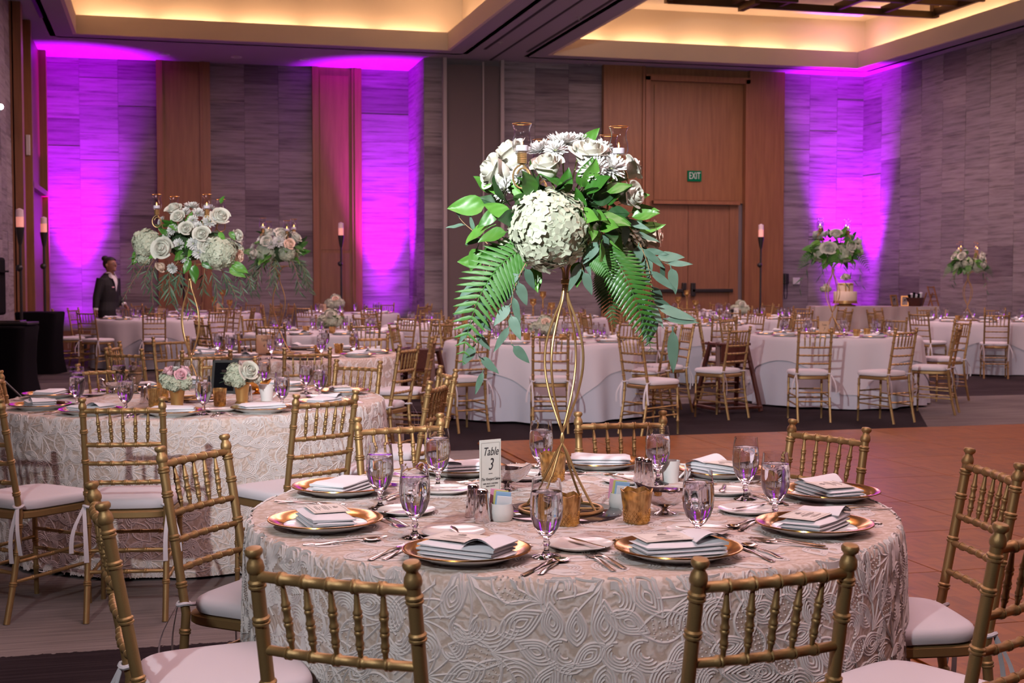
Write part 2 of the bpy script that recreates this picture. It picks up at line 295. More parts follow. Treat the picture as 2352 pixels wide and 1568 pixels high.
# ---------------------------------------------------------------- mesh helpers
class MB:
    def __init__(s): s.v = []; s.f = []; s.mi = []; s.cur = 0
    def add(s, vs, fs):
        o = len(s.v); s.v.extend(tuple(x) for x in vs); s.f.extend(tuple(i + o for i in f) for f in fs); s.mi.extend([s.cur] * len(fs))
    def box(s, cx, cy, cz, sx, sy, sz, mtx=None, bev=0.0):
        hx, hy, hz = sx / 2, sy / 2, sz / 2
        if bev <= 0:
            vs = [Vector((x * hx, y * hy, z * hz)) for z in (-1, 1) for y in (-1, 1) for x in (-1, 1)]
            fs = [(0, 2, 3, 1), (4, 5, 7, 6), (0, 1, 5, 4), (2, 6, 7, 3), (0, 4, 6, 2), (1, 3, 7, 5)]
        else:
            bm = bmesh.new(); bmesh.ops.create_cube(bm, size=1); bmesh.ops.scale(bm, vec=(sx, sy, sz), verts=bm.verts)
            bmesh.ops.bevel(bm, geom=bm.edges[:], offset=bev, segments=2, affect='EDGES', profile=.5)
            vs = [v.co.copy() for v in bm.verts]; bm.verts.index_update(); fs = [tuple(v.index for v in f.verts) for f in bm.faces]; bm.free()
        if mtx is not None: vs = [mtx @ v for v in vs]
        s.add([(v[0] + cx, v[1] + cy, v[2] + cz) for v in vs], fs); return s
    def tube(s, pts, rad, seg=8, cap=True, flat=1.0):
        pts = [Vector(p) for p in pts]; n = len(pts)
        if not hasattr(rad, '__len__'): rad = [rad] * n
        vs = []; up = None
        for i, p in enumerate(pts):
            d = (pts[min(i + 1, n - 1)] - pts[max(i - 1, 0)])
            if d.length < 1e-9: d = Vector((0, 0, 1))
            d.normalize()
            if up is None:
                up = Vector((0, 0, 1)) if abs(d.z) < .8 else Vector((0, 1, 0))
            x = d.cross(up)
            if x.length < 1e-6: x = d.orthogonal()
            x.normalize(); y = x.cross(d); up = y
            for k in range(seg):
                a = 2 * PI * k / seg; vs.append(p + (x * math.cos(a) + y * math.sin(a) * flat) * rad[i])
        fs = []
        for i in range(n - 1):
            for k in range(seg):
                a = i * seg + k; b2 = i * seg + (k + 1) % seg; fs.append((a, b2, b2 + seg, a + seg))
        if cap: fs.append(tuple(range(seg))[::-1]); fs.append(tuple(range((n - 1) * seg, n * seg)))
        s.add(vs, fs); return s
    def lathe(s, prof, seg=24, c=(0, 0, 0), closed=False):
        n = len(prof); vs = []
        for (r, z) in prof:
            for k in range(seg):
                a = 2 * PI * k / seg; vs.append((c[0] + r * math.cos(a), c[1] + r * math.sin(a), c[2] + z))
        fs = []
        for i in range(n - (0 if closed else 1)):
            j = (i + 1) % n
            for k in range(seg):
                fs.append((i * seg + k, i * seg + (k + 1) % seg, j * seg + (k + 1) % seg, j * seg + k))
        s.add(vs, fs); return s
    def ball(s, c, r, seg=10, rings=6, sz=1.0):
        prof = [(max(r * math.sin(PI * i / rings), 1e-4), -r * sz * math.cos(PI * i / rings)) for i in range(rings + 1)]
        return s.lathe(prof, seg, c)
    def grid(s, fn, nu, nv):
        vs = [fn(i / nu, j / nv) for j in range(nv + 1) for i in range(nu + 1)]
        fs = [(j * (nu + 1) + i, j * (nu + 1) + i + 1, (j + 1) * (nu + 1) + i + 1, (j + 1) * (nu + 1) + i) for j in range(nv) for i in range(nu)]
        s.add(vs, fs); return s
    def mesh(s, name, mats, smooth=True, ang=40):
        me = bpy.data.meshes.new(name); me.from_pydata(s.v, [], s.f)
        if not isinstance(mats, (list, tuple)): mats = [mats]
        for m in mats: me.materials.append(m)
        if len(mats) > 1: me.polygons.foreach_set('material_index', s.mi)
        if smooth:
            me.shade_smooth(); me.set_sharp_from_angle(angle=math.radians(ang))
        me.update(); return me
def link(name, me, parent=None, loc=None, rot=None, scale=None):
    o = bpy.data.objects.new(name, me); C.objects.link(o)
    if parent is not None: o.parent = parent
    if loc is not None: o.location = loc
    if rot is not None: o.rotation_euler = rot
    if scale is not None: o.scale = (scale,) * 3 if not hasattr(scale, '__len__') else scale
    return o
def tag(o, label=None, cat=None, group=None, kind=None):
    if label: o['label'] = label
    if cat: o['category'] = cat
    if group: o['group'] = group
    if kind: o['kind'] = kind
    return o
def empty(name, label, cat, loc=(0, 0, 0), rz=0, group=None):
    o = bpy.data.objects.new(name, None); C.objects.link(o); o.location = loc; o.rotation_euler = (0, 0, rz); o.empty_display_size = .05
    return tag(o, label, cat, group)
def kids(o): return [c for c in CH.get(o.name, [])]
CH = {}
def reg(root, objs): CH[root.name] = objs
def dup(root, tree, loc, rz, label, group=None):
    """copy a thing and each of its parts; tree = [(child, [subchildren])]"""
    r = root.copy(); C.objects.link(r); r.location = loc; r.rotation_euler = (0, 0, rz); r['label'] = label
    if group: r['group'] = group
    for ch, subs in tree:
        c = ch.copy(); C.objects.link(c); c.parent = r
        for g in subs:
            d = g.copy(); C.objects.link(d); d.parent = c
    return r
def at(o, X, Y, z, phi=0.0):       # put a thing at camera-aligned coordinates
    p = W(X, Y); o.location = (p[0], p[1], z); o.rotation_euler = (0, 0, phi - A); return o
def text_mesh(body, size, mt, shear=0.0, ext=0.0004, align='CENTER', bold=0.0):
    cu = bpy.data.curves.new('text', 'FONT'); cu.body = body; cu.size = size; cu.shear = shear; cu.extrude = ext; cu.align_x = align; cu.align_y = 'CENTER'; cu.offset = bold; cu.resolution_u = 3
    to = bpy.data.objects.new('text_tmp', cu); C.objects.link(to)
    dg = bpy.context.evaluated_depsgraph_get(); me = bpy.data.meshes.new_from_object(to.evaluated_get(dg)); bpy.data.objects.remove(to)
    me.materials.clear(); me.materials.append(mt); return me
# ---------------------------------------------------------------- the room
H = 5.72; HT = 6.76
UL, UR, VL, VR, UN = -2.25, 14.62, 27.5, 25.8, 5.05      # left wall, right wall, back wall left bay, back wall right bay, nib
def struct(name, mb, m, smooth=False, label=None):
    o = link(name, mb.mesh(name, m, smooth)); o['kind'] = 'structure'
    if label: o['label'] = label
    return o
mb = MB(); mb.box((UL - 3 + UR) / 2, 10.5, -.06, UR - UL + 3.6, 36, .12); struct('floor', mb, M['carpet'], label='carpet of dark brown and grey streaked fields')
# walls
wl = struct('wall_left', MB().box(UL - .1, 22.3, H / 2, .2, 10.6, H), M['wallback'])
struct('wall_left_near', MB().box(-5.1, 5.4, H / 2 + .6, .2, 23, H + 1.3).box(-3.6, 16.9, H / 2, 2.9, .2, H), M['wallback'])
wb = struct('wall_back', MB().box((UL + UN) / 2, VL + .1, H / 2, UN - UL + .3, .2, H).box(UN + .1, (VL + VR) / 2 + .1, H / 2, .2, VL - VR, H).box((UN + UR) / 2 + .1, VR + .1, H / 2, UR - UN, .2, H), M['wallback'])
wr = struct('wall_right', MB().box(UR + .1, 10.3, H / 2, .2, 32.5, H), M['wallback'])
struct('wall_front', MB().box(4.7, -6.1, H / 2 + .6, 20, .2, H + 1.3), M['wallback'])
# ceiling: soffit ring with two coffers
VC = 24.8
cof = [(-1.39, 5.30), (7.34, 13.90)]
def rect(mb, x0, x1, y0, y1, z): mb.add([(x0, y0, z), (x1, y0, z), (x1, y1, z), (x0, y1, z)], [(0, 1, 2, 3)])
mb = MB()
for x0, x1 in ((-5.2, cof[0][0]), (cof[0][1], cof[1][0]), (cof[1][1], UR + .1)): mb.box((x0 + x1) / 2, (-6.2 + VC) / 2, H + .05, x1 - x0, VC + 6.2, .1)
mb.box((-5.2 + UR) / 2, (VC + VL) / 2 + .1, H + .05, UR + 5.4, VL - VC + .2, .1)
mb.box((-5.2 + UR) / 2, -4.6, H + .05, UR + 5.4, 3.2, .1)
ce = struct('ceiling', mb, M['ceil'])
V0 = -3.0; LED = .36
mb = MB()
for x0, x1 in cof:
    fz = 6.05
    for (a, b2, c2, d2) in ((x0, x0, V0, VC), (x1, x1, V0, VC)):
        s = -1 if a == x0 else 1
        mb.box(a + s * .027, (V0 + VC) / 2, (H + fz) / 2 - .002, .06, VC - V0 + .12, fz - H + .004)
        mb.box(a + s * (LED + .05), (V0 + VC) / 2, (H + HT) / 2, .1, VC - V0 + 2 * LED, HT - H)
    for b2, s in ((V0, -1), (VC, 1)):
        mb.box((x0 + x1) / 2, b2 + s * .027, (H + fz) / 2 - .002, x1 - x0, .06, fz - H + .004)
        mb.box((x0 + x1) / 2, b2 + s * (LED + .05), (H + HT) / 2, x1 - x0 + 2 * LED, .1, HT - H)
    mb.box((x0 + x1) / 2, (V0 + VC) / 2, HT + .05, x1 - x0 + 1, VC - V0 + 1, .1)
struct('trim_1', mb, M['coffer'], label='cream coffer walls and raised ceiling of the lit trays')
# cove light strips lying on the ledges
k = 0
for x0, x1 in cof:
    nseg = 5
    for i in range(nseg):
        a = x0 + (x1 - x0) * i / nseg; b2 = x0 + (x1 - x0) * (i + 1) / nseg
        o = link('cove_light_strip', MB().box(0, 0, 0, b2 - a - .22, .05, .04).mesh('cove_light_strip', M['led'])); o.location = ((a + b2) / 2, VC + .2, H + .25)
        tag(o, 'warm glowing cove light strip along the far edge of a ceiling tray', 'light strip', 'cove light strips')
    for xx, s in ((x0, -1), (x1, 1)):
        for i in range(6):
            a = V0 + (VC - V0) * i / 6
            o = link('cove_light_strip', MB().box(0, 0, 0, .05, (VC - V0) / 6 - .22, .04).mesh('cove_light_strip', M['led'])); o.location = (xx + s * .2, a + (VC - V0) / 12, H + .25)
            tag(o, 'warm glowing cove light strip along a side edge of a ceiling tray', 'light strip', 'cove light strips')
# tracks and slots in the beam between the trays, slot diffuser at left
for (u0, v0, v1, w_, nm) in ((5.95, 12, 24.5, .05, 1), (6.35, 8, 25.7, .04, 2), (6.8, 12, 24.6, .05, 3), (-1.85, 13, 23.4, .06, 4)):
    o = link('trim_%d' % (nm + 1), MB().box(u0, (v0 + v1) / 2, H - .004, w_, v1 - v0, .012).mesh('ceiling_slot', M['track'])); o['kind'] = 'structure'
# downlights
dl = MB(); dl.lathe([(.001, .0), (.075, .0), (.085, -.012), (.105, -.016), (.11, .0)], 20)
dlm = dl.mesh('downlight', M['white']); dli = MB().lathe([(.0008, -.004), (.06, -.004), (.065, -.001)], 16).mesh('downlight_lens', M['alu'])
for nn, (px, py) in zip(('leftmost', 'middle', 'right-hand'), ((378, 124), (543, 130), (700, 136))):
    p = W(*PZ(px, py, H)); r = empty('downlight', 'small round recessed downlight in the purple-lit soffit, %s of three' % nn, 'downlight', (p[0], p[1], H - .001), group='recessed downlights')
    link('trim_ring', dlm, r); link('lens', dli, r)
for px, py in ((1150, 97), (1330, 40), (1353, 145)):
    p = W(*PZ(px, py, H)); o = link('sprinkler_head', MB().lathe([(.001, 0), (.05, 0), (.05, -.01), (.012, -.012), (.012, -.04), (.025, -.042), (.001, -.045)], 14).mesh('sprinkler_head', M['alu']), loc=(p[0], p[1], H))
    tag(o, 'small sprinkler head in the dark ceiling beam, ' + {1150: 'leftmost', 1330: 'nearest the camera', 1353: 'near the right tray corner'}[px], 'sprinkler', 'sprinkler heads')
p = W(*PZ(1853, 47, HT)); o = link('sprinkler_head', MB().lathe([(.001, 0), (.05, 0), (.05, -.01), (.012, -.012), (.012, -.09), (.03, -.095), (.001, -.1)], 14).mesh('sprinkler_head', M['blackmetal']), loc=(p[0], p[1], HT))
tag(o, 'sprinkler head hanging below the raised ceiling of the right tray', 'sprinkler')

# wall panels
PW, PH = .76, .536
pm = MB().box(0, 0, 0, PW - .004, .03, PH - .004).mesh('panel', M['panel'], False)
pms = {}
def panel(parent, u, v, z, w, h, alongu):
    key = (round(w, 3), round(h, 3), alongu)
    if key not in pms:
        pms[key] = (MB().box(0, 0, 0, w - .004, .03, h - .004) if alongu else MB().box(0, 0, 0, .03, w - .004, h - .004)).mesh('panel', M['panel'], False)
    o = link('panel', pms[key], parent); o.location = (u, v, z); return o
def panelrun(parent, a0, a1, plane, z0, z1, alongu, sgn):
    n = max(1, round((a1 - a0) / PW)); w = (a1 - a0) / n
    for i in range(n):
        c = a0 + (i + .5) * w; off = rnd.choice((0, .5, .25, .75)) * PH; z = z0; first = True
        while z < z1 - .02:
            h = min(PH - off if first and off else PH, z1 - z)
            first = False; dd = sgn * (.004 + rnd.random() * .006)
            if alongu: panel(parent, c, plane + dd, z + h / 2, w, h, True)
            else: panel(parent, plane + dd, c, z + h / 2, w, h, False)
            z += h
ZB = .38
ux = lambda px, py=400, v=VL: PV(px, py, v)[0]
a1, a2, a3, a4 = ux(361), ux(484), ux(717), ux(829)
panelrun(wb, UL + .02, a1, VL, ZB, H, True, -1); panelrun(wb, a2, a3, VL, ZB, H, True, -1); panelrun(wb, a4, UN, VL, ZB, H, True, -1)
panelrun(wb, VR - .02, VL - .02, UN, ZB, H, False, -1)
b0, b1, b2_, b3 = UN - .02, ux(1019, 400, VR), ux(1150, 400, VR), ux(1381, 400, VR)
b4 = ux(1794, 400, VR)
panelrun(wb, b0, b1, VR, ZB, H, True, -1); panelrun(wb, b2_, b3, VR, ZB, H, True, -1); panelrun(wb, b4, UR, VR, ZB, H, True, -1)
panelrun(wr, 13.0, VR - .02, UR, ZB, H, False, -1)
vd0 = PU(22, 300, UL)[0]; vd1 = PU(93, 300, UL)[0]
panelrun(wl, 17.1, vd0, UL, ZB, H, False, 1); panelrun(wl, vd1, VL - .02, UL, ZB, H, False, 1)
# baseboards
struct('baseboard_back', MB().box((UL + UN) / 2, VL - .02, ZB / 2, UN - UL, .05, ZB).box((UN + b3) / 2, VR - .02, ZB / 2, b3 - UN, .05, ZB).box((b4 + UR) / 2, VR - .02, ZB / 2, UR - b4, .05, ZB), M['base'])
struct('baseboard_right', MB().box(UR - .02, 9.9, ZB / 2, .05, 31.6, ZB), M['base'])
struct('baseboard_left', MB().box(UL + .02, (17.0 + vd0) / 2, ZB / 2, .05, vd0 - 17.0, ZB).box(UL + .02, (vd1 + VL) / 2, ZB / 2, .05, VL - vd1, ZB), M['base'])
# operable wall pocket
struct('trim_6', MB().box((b1 + b2_) / 2, VR - .05, (H - .12) / 2, b2_ - b1 - .02, .12, H - .12), M['airwall'], label='dark operable wall panels stacked in their pocket')
ma = ux(1107, 400, VR)
struct('trim_7', MB().box(b1, VR - .07, H / 2, .07, .18, H).box(b2_, VR - .07, H / 2, .07, .18, H).box(ma, VR - .115, H / 2, .03, .03, H - .1), M['alu'], label='pale metal edge trims of the operable wall')
# wooden pilasters of the left bay
def pilaster(name, u0, u1, v, lab):
    w = u1 - u0; r = struct(name, MB().box((u0 + u1) / 2, v - .03, H / 2, w, .1, H), M['wood'], label=lab)
    f = link('frame', MB().box(u0 + .06, v - .11, H / 2, .12, .06, H).box(u1 - .10, v - .11, H / 2, .2, .06, H).box(u1 - .13, v - .15, H / 2, .03, .03, H).mesh('frame', M['wood2'], False), r)
    q = link('panel', MB().box((u0 + u1) / 2 - .02, v - .085, H * .66, w - .36, .014, H * .62).mesh('panel', M['wood'], False), r)
    q = link('panel', MB().box((u0 + u1) / 2 - .02, v - .085, H * .17, w - .36, .014, H * .34 - .02).mesh('panel', M['doorw'], False), r)
pilaster('trim_8', a1, a2, VL, 'tall amber wood pilaster at the left of the back wall'); pilaster('trim_9', a3, a4, VL, 'tall amber wood pilaster beside the magenta-lit bay')
# door bay with exit sign
d0, d1, d2, d3 = ux(1475, 400, VR), ux(1497, 400, VR), ux(1690, 400, VR), ux(1713, 400, VR)
zl = PV(1590, 466, VR)[1]
surr = struct('door_1', MB().box((b3 + d0) / 2, VR - .06, H / 2, d0 - b3, .16, H).box((d3 + b4) / 2, VR - .06, H / 2, b4 - d3, .16, H).box((d0 + d3) / 2, VR - .02, (H + zl) / 2, d3 - d0, .06, H - zl), M['wood'], label='wide wood-panelled surround of the double exit doors')
link('frame', MB().box(d0 + .05, VR - .13, H / 2 - .1, .10, .14, H - .2).box(d3 - .05, VR - .13, H / 2 - .1, .10, .14, H - .2).box((d0 + d3) / 2, VR - .13, H - .22, d3 - d0, .14, .12)
     .box(d0 - .03, VR - .15, H / 2, .05, .05, H).box(d3 + .03, VR - .15, H / 2, .05, .05, H).mesh('frame', M['wood2'], False), surr)
link('jamb', MB().box(d1 + .03, VR - .045, zl / 2, .16, .04, zl).box(d2 - .06, VR - .045, zl / 2, .2, .04, zl).mesh('jamb', M['doorw'], False), surr)
link('lintel', MB().box((d1 + d2) / 2, VR - .1, zl, d2 - d1 + .04, .16, .07).mesh('lintel', M['wood2'], False), surr)
link('transom_panel', MB().box((d1 + d2) / 2, VR - .062, (H - .3 + zl) / 2, d2 - d1 - .05, .02, H - .4 - zl).mesh('transom_panel', M['wood'], False), surr)
dm = ux(1579, 560, VR); dr = ux(1683, 560, VR); dl0 = ux(1503, 560, VR)
for (x0, x1, sd) in ((dl0, dm, 1), (dm, dr, -1)):
    lf = link('door_leaf', MB().box((x0 + x1) / 2, VR - .01, (zl - .04) / 2, x1 - x0 - .012, .05, zl - .05).mesh('door_leaf', M['doorw'], False), surr)
    zb = PV(1590, 667, VR)[1]
    link('panic_bar', MB().box((x0 + x1) / 2 - sd * .02, VR - .09, zb, x1 - x0 - .1, .05, .07, bev=.01).box(x1 - .1 if sd > 0 else x0 + .1, VR - .08, zb + .02, .09, .07, .28, bev=.01).mesh('panic_bar', M['blackmetal'], False), lf)
ex = PV(1591, 405, VR)
e = empty('exit_sign', 'green exit sign with pale letters above the double doors', 'sign', (ex[0], VR - .09, ex[1]))
link('plate', MB().box(0, 0, 0, .31, .03, .22, bev=.004).mesh('plate', M['exitg'], False), e)
t = link('lettering', text_mesh('EXIT', .2, M['exitw'], 0, .001), e, loc=(0, -.018, 0), rot=(PI / 2, 0, 0)); t.scale = (.62, .98, 1)
# left wall door bay
dw = struct('door_2', MB().box(UL + .03, (vd0 + vd1) / 2, H / 2, .08, vd1 - vd0, H), M['wood2'], label='wood-panelled doorway bay on the left wall')
va, vb = PU(46, 300, UL)[0], PU(82, 300, UL)[0]
z2 = PU(70, 436, UL)[1]
link('frame', MB().box(UL + .12, vd0 + .15, H / 2, .14, .3, H).box(UL + .12, va, H / 2, .16, .16, H).box(UL + .12, vb + .1, H / 2, .16, .2, H).box(UL + .14, vd1 - .06, H / 2, .22, .12, H).box(UL + .12, (va + vb) / 2, z2, .16, vb - va, .1).mesh('frame', M['wood'], False), dw)
link('door_leaf', MB().box(UL + .085, (va + vb) / 2, z2 / 2, .03, vb - va - .1, z2).mesh('door_leaf', M['doorw'], False), dw)
q = PU(61, 334, UL + .1); e = link('alarm_horn', MB().box(UL + .13, q[0], q[1], .07, .2, .34, bev=.01).mesh('alarm_horn', M['white'], False)); tag(e, 'small pale alarm box high on the left doorway bay', 'alarm')
q = PU(3, 246, UL + .3)
e = empty('spot_lamp', 'bright white spot lamp glaring at the left edge', 'lamp', (UL + .18, q[0], q[1]))
link('housing', MB().tube([(-.18, 0, 0), (-.02, 0, 0), (.1, -.03, 0)], [.03, .06, .07], 14).mesh('housing', M['blackmetal']), e)
link('lens', MB().ball((.115, -.035, 0), .035).mesh('lens', M['glow']), e)
# wall telephone and outlet right of the doors
q = PV(1801, 640, VR); e = empty('wall_telephone', 'black wall telephone with a hanging cord beside the doors', 'telephone', (q[0], VR - .03, q[1]))
link('body', MB().box(0, -.03, 0, .14, .07, .22, bev=.015).mesh('body', M['blackmetal'], False), e); link('handset', MB().tube([(-.03, -.09, .1), (-.03, -.1, 0), (-.03, -.09, -.1)], [.028, .018, .028], 10).mesh('handset', M['blackmetal']), e)
link('cord', MB().tube([(-.03, -.05, -.1), (-.04, -.05, -.3), (-.02, -.05, -.42), (.02, -.05, -.42), (.04, -.05, -.3), (.03, -.05, -.1)], .008, 6).mesh('cord', M['blackmetal']), e)
q = PV(1827, 645, VR); e = link('wall_plate', MB().box(q[0], VR - .04, q[1], .16, .03, .14, bev=.006).box(q[0], VR - .057, q[1], .07, .01, .07).mesh('wall_plate', M['white'], False)); tag(e, 'white wall plate right of the black telephone', 'wall plate')

# dance floor
FU0 = W(*PZ(1145, 1033, 0))[0]; FV1 = 11.1; PS = .914
df = empty('dance_floor', 'orange-brown parquet dance floor laid on the carpet', 'dance floor', (0, 0, 0))
fm = MB().box(0, 0, 0, PS - .005, PS - .005, .02, bev=.002).mesh('floor_panel', M['parquet'], False)
for i in range(11):
    for j in range(13):
        u = FU0 + (i + .5) * PS; v = FV1 - (j + .5) * PS
        if u < UR - .5: link('floor_panel', fm, df, loc=(u, v, .0105))
link('edge_ramp', MB().box(FU0 - .04, FV1 - 6.5 * PS, .006, .08, 13 * PS, .012).box(FU0 + 5.5 * PS, FV1 + .04, .006, 11 * PS + .1, .08, .012).mesh('edge_ramp', M['parquet'], False), df)

# chandelier in the right tray
cu0, cv = W(*PZ(1536, 8, 6.1)); cu1 = W(*PZ(2138, 45, 6.1))[0]
ch = empty('lattice_chandelier', 'dark bronze lattice chandelier frame hanging in the right ceiling tray', 'chandelier', ((cu0 + cu1) / 2, cv, 6.1))
LW = cu1 - cu0; x0 = -LW / 2
cm = MB(); bw = .07
rowsy = [0, -.75, -1.5, -2.6, -3.4, -4.2]
def bar(x, y, z, sx, sy, sz): link('bar', MB().box(x, y, z, sx, sy, sz).mesh('bar', M['bronze'], False), ch)
for y in rowsy: bar(0, y, .06 + (.07 if y in (-.75, -2.6) else 0), LW, bw, .12)
for i, f in enumerate((0, .23, .40, .62, .80, 1.0)): bar(x0 + LW * f, -2.1, .10, bw, 4.3, .13)
for f in (0.0, .40, 1.0):
    for y in (0, -2.1, -4.2): bar(x0 + LW * f, y, .14, .12, .12, .26)
bar(x0 + LW * .23 + .15, -.35, -.02, .1, .7, .1); bar(x0 + LW * .23 + .5, -.75, .02, .7, .08, .1)
for f in (.2, .8): link('hanging_rod', MB().tube([(x0 + LW * f, -1.5, .1), (x0 + LW * f, -1.5, HT - 6.1)], .012, 6).mesh('hanging_rod', M['bronze']), ch)

# uplights: the fixtures
for i, (u, v, tu, tv) in enumerate(UPL):
    e = empty('uplight', ('black floor uplight washing the left corner magenta', 'black floor uplight washing the middle bay magenta', 'black floor uplight washing the right corner magenta')[i], 'light', (u, v, 0))
    link('housing', MB().lathe([(.001, .02), (.1, .02), (.11, .06), (.11, .24), (.1, .26), (.085, .26), (.085, .2), (.001, .2)], 18).mesh('housing', M['blackmetal']), e)
    link('lens', MB().lathe([(.001, .215), (.08, .215), (.08, .205)], 16).mesh('lens', M['frosttop']), e)
    link('foot', MB().box(0, 0, .01, .2, .2, .02, bev=.004).mesh('foot', M['blackmetal'], False), e)
# ---------------------------------------------------------------- bamboo-style chair
def bamboo(mb, pts, r, rings, seg=10, taper=None, rs=1.28, gap=.0045):
    """turned stick along straight segments pts with double rings at the given arc lengths"""
    P = [Vector(p) for p in pts]; ls = [0]
    for i in range(1, len(P)): ls.append(ls[-1] + (P[i] - P[i - 1]).length)
    T = ls[-1]
    def pos(s):
        s = max(0, min(T, s))
        for i in range(1, len(P)):
            if s <= ls[i] + 1e-9: return P[i - 1].lerp(P[i], (s - ls[i - 1]) / (ls[i] - ls[i - 1]))
        return P[-1].copy()
    st = [(s, 1.0) for s in ls]
    for q in rings:
        for ds, k in ((-2.1 * gap, 1.0), (-1.3 * gap, rs), (-.5 * gap, rs), (0, 1.04), (.5 * gap, rs), (1.3 * gap, rs), (2.1 * gap, 1.0)): st.append((q + ds, k))
    st = sorted(x for x in st if 0 <= x[0] <= T)
    pp, rr = [], []
    for s, k in st:
        if pp and (pos(s) - pp[-1]).length < 1e-5: continue
        pp.append(pos(s)); rr.append(r * k * (taper(s / T) if taper else 1))
    mb.tube(pp, rr, seg); return mb
ZF = .943
def chair_pieces(seg):
    """-> list of (name, MB, material, parent index or None)"""
    out = []
    yb = lambda z: -.175 - .085 * max(0, (z - .44)) / .475 if z > .44 else -.175 - .075 * ((.44 - z) / .44) ** 1.5
    for s in (-1, 1):
        m = MB(); zz = [0, .10, .20, .32, .44, .56, .68, .80, .868]
        pts = [(s * (.165 if z > .3 else .165), yb(z), z) for z in zz]
        bamboo(m, pts, .0135, [.16, .285, .395, .53, .665, .79, .86], seg)
        t = Vector((s * .165, yb(.868), .868)); d = Vector((0, -.18, 1)).normalized()
        prof = [(0, .0135), (.004, .0165), (.010, .0175), (.020, .0155), (.026, .0115), (.030, .011), (.036, .0165), (.042, .0175), (.047, .0145), (.049, .004)]
        m.tube([t + d * a for a, _ in prof], [b for _, b in prof], seg + 2)
        out.append(('back_leg', m, 'gold', None))
        m = MB(); bamboo(m, [(s * .175, .175, 0), (s * .172, .168, .42)], .0125, [.12, .24, .36], seg, lambda u: .85 + .15 * u)
        out.append(('front_leg', m, 'gold', None))
    def rail(z, nm, r):
        m = MB(); y = yb(z); n = 6
        bamboo(m, [(-.16 + .32 * i / n, y - .012 * math.sin(PI * i / n), z) for i in range(n + 1)], r, [.32 * q for q in (.17, .335, .5, .665, .83)], seg)
        out.append((nm, m, 'gold', None))
    rail(.862, 'top_rail', .0105); rail(.722, 'back_rail', .0095); rail(.645, 'back_rail', .009); rail(.565, 'back_rail', .009)
    for q in (.17, .335, .5, .665, .83):
        x = -.16 + .32 * q; xb = x * .93 if q != .5 else x
        m = MB(); yy = lambda z: yb(z) - .012 * math.sin(PI * q)
        bamboo(m, [(x, yy(.855), .855), (xb, yy(.722), .724)], .0072, [.045, .075, .105], seg - 2 if seg > 6 else seg, lambda u: .55 + .45 * min(1, 3.6 * min(u, 1 - u)))
        out.append(('spindle', m, 'gold', None))
    def outline(n, hw, y0, y1):
        o = []
        for i in range(n):
            a = 2 * PI * i / n; c, s2 = math.cos(a), math.sin(a)
            x = math.copysign(abs(c) ** .42, c); y = math.copysign(abs(s2) ** .42, s2)
            yy = (y0 + y1) / 2 + y * (y1 - y0) / 2; w = hw * (.90 + .10 * (y + 1) / 2); o.append((x * w, yy))
        return o
    def layers(m, n, L_):
        vs = []
        for (k, z, hw, y0, y1) in L_:
            cy_ = (y0 + y1) / 2
            for (x, y) in outline(n, hw, y0, y1): vs.append((x * k, cy_ + (y - cy_) * k, z))
        fs = [(j * n + i, j * n + (i + 1) % n, (j + 1) * n + (i + 1) % n, (j + 1) * n + i) for j in range(len(L_) - 1) for i in range(n)]
        fs.append(tuple(range(n))[::-1]); fs.append(tuple(range((len(L_) - 1) * n, len(L_) * n))); m.add(vs, fs)
    ns = 32 if seg > 8 else 20
    m = MB(); layers(m, ns, [(.97, .412, .20, -.19, .20), (1, .417, .20, -.19, .20), (1, .438, .20, -.19, .20), (.97, .443, .20, -.19, .20)]); out.append(('seat', m, 'gold', None))
    m = MB(); D = (.205, -.165, .21); layers(m, ns, [(.93, .444, *D), (.99, .450, *D), (1.01, .460, *D), (1.01, .474, *D), (.985, .484, *D), (.93, .490, *D), (.75, .495, *D), (.4, .498, *D), (.1, .499, *D)])
    out.append(('cushion', m, 'cushion', None)); ci = len(out) - 1
    for s in (-1, 1):
        m = MB()
        x0 = s * .165; y0 = -.182; zt = .468
        loop = [(x0 + .018 * math.cos(a), y0 + .019 * math.sin(a), zt + .003 * math.sin(a * 2)) for a in [PI / 2 + 2 * PI * i / 12 for i in range(13)]]
        m.tube(loop, .0075, 6, flat=.35) if False else m.tube(loop, .006, 6)
        m.tube([(x0 - s * .02, -.150, .466), (x0, y0 + .018, zt)], .006, 6)
        for (dx, dy, ln, w) in ((s * .05, -.035, .19, .012), (-s * .012, -.03, .23, .013)):
            def fn(u, v, dx=dx, dy=dy, ln=ln, w=w):
                t = v; x = x0 + s * .012 + dx * math.sin(t * 1.6) ; y = y0 - .012 + dy * math.sin(t * 2.2); z = zt - ln * t * (1 - .12 * math.sin(t * 3))
                return (x + (u - .5) * w * (1.0 + .5 * t), y + (u - .5) * w * .5, z)
            m.grid(fn, 1, 7); m.grid(lambda u, v, fn=fn: (fn(1 - u, v)[0], fn(1 - u, v)[1] - .0012, fn(1 - u, v)[2]), 1, 7)
        out.append(('tie', m, 'cushion', ci))
    ys = lambda z: yb(z)
    for s in (-1, 1):
        for z in (.165, .245):
            m = MB(); bamboo(m, [(s * .168, ys(z) + .01, z), (s * .173, .165, z + .012)], .0078, [.08, .17, .26], seg - 2 if seg > 6 else seg); out.append(('stretcher', m, 'gold', None))
    for z in (.20, .285):
        m = MB(); bamboo(m, [(-.16, ys(z), z), (.16, ys(z), z)], .0078, [.08, .16, .24], seg - 2 if seg > 6 else seg); out.append(('stretcher', m, 'gold', None))
        m = MB(); bamboo(m, [(-.165, .168, z + .01), (.165, .168, z + .01)], .0078, [.08, .165, .25], seg - 2 if seg > 6 else seg); out.append(('stretcher', m, 'gold', None))
    return out
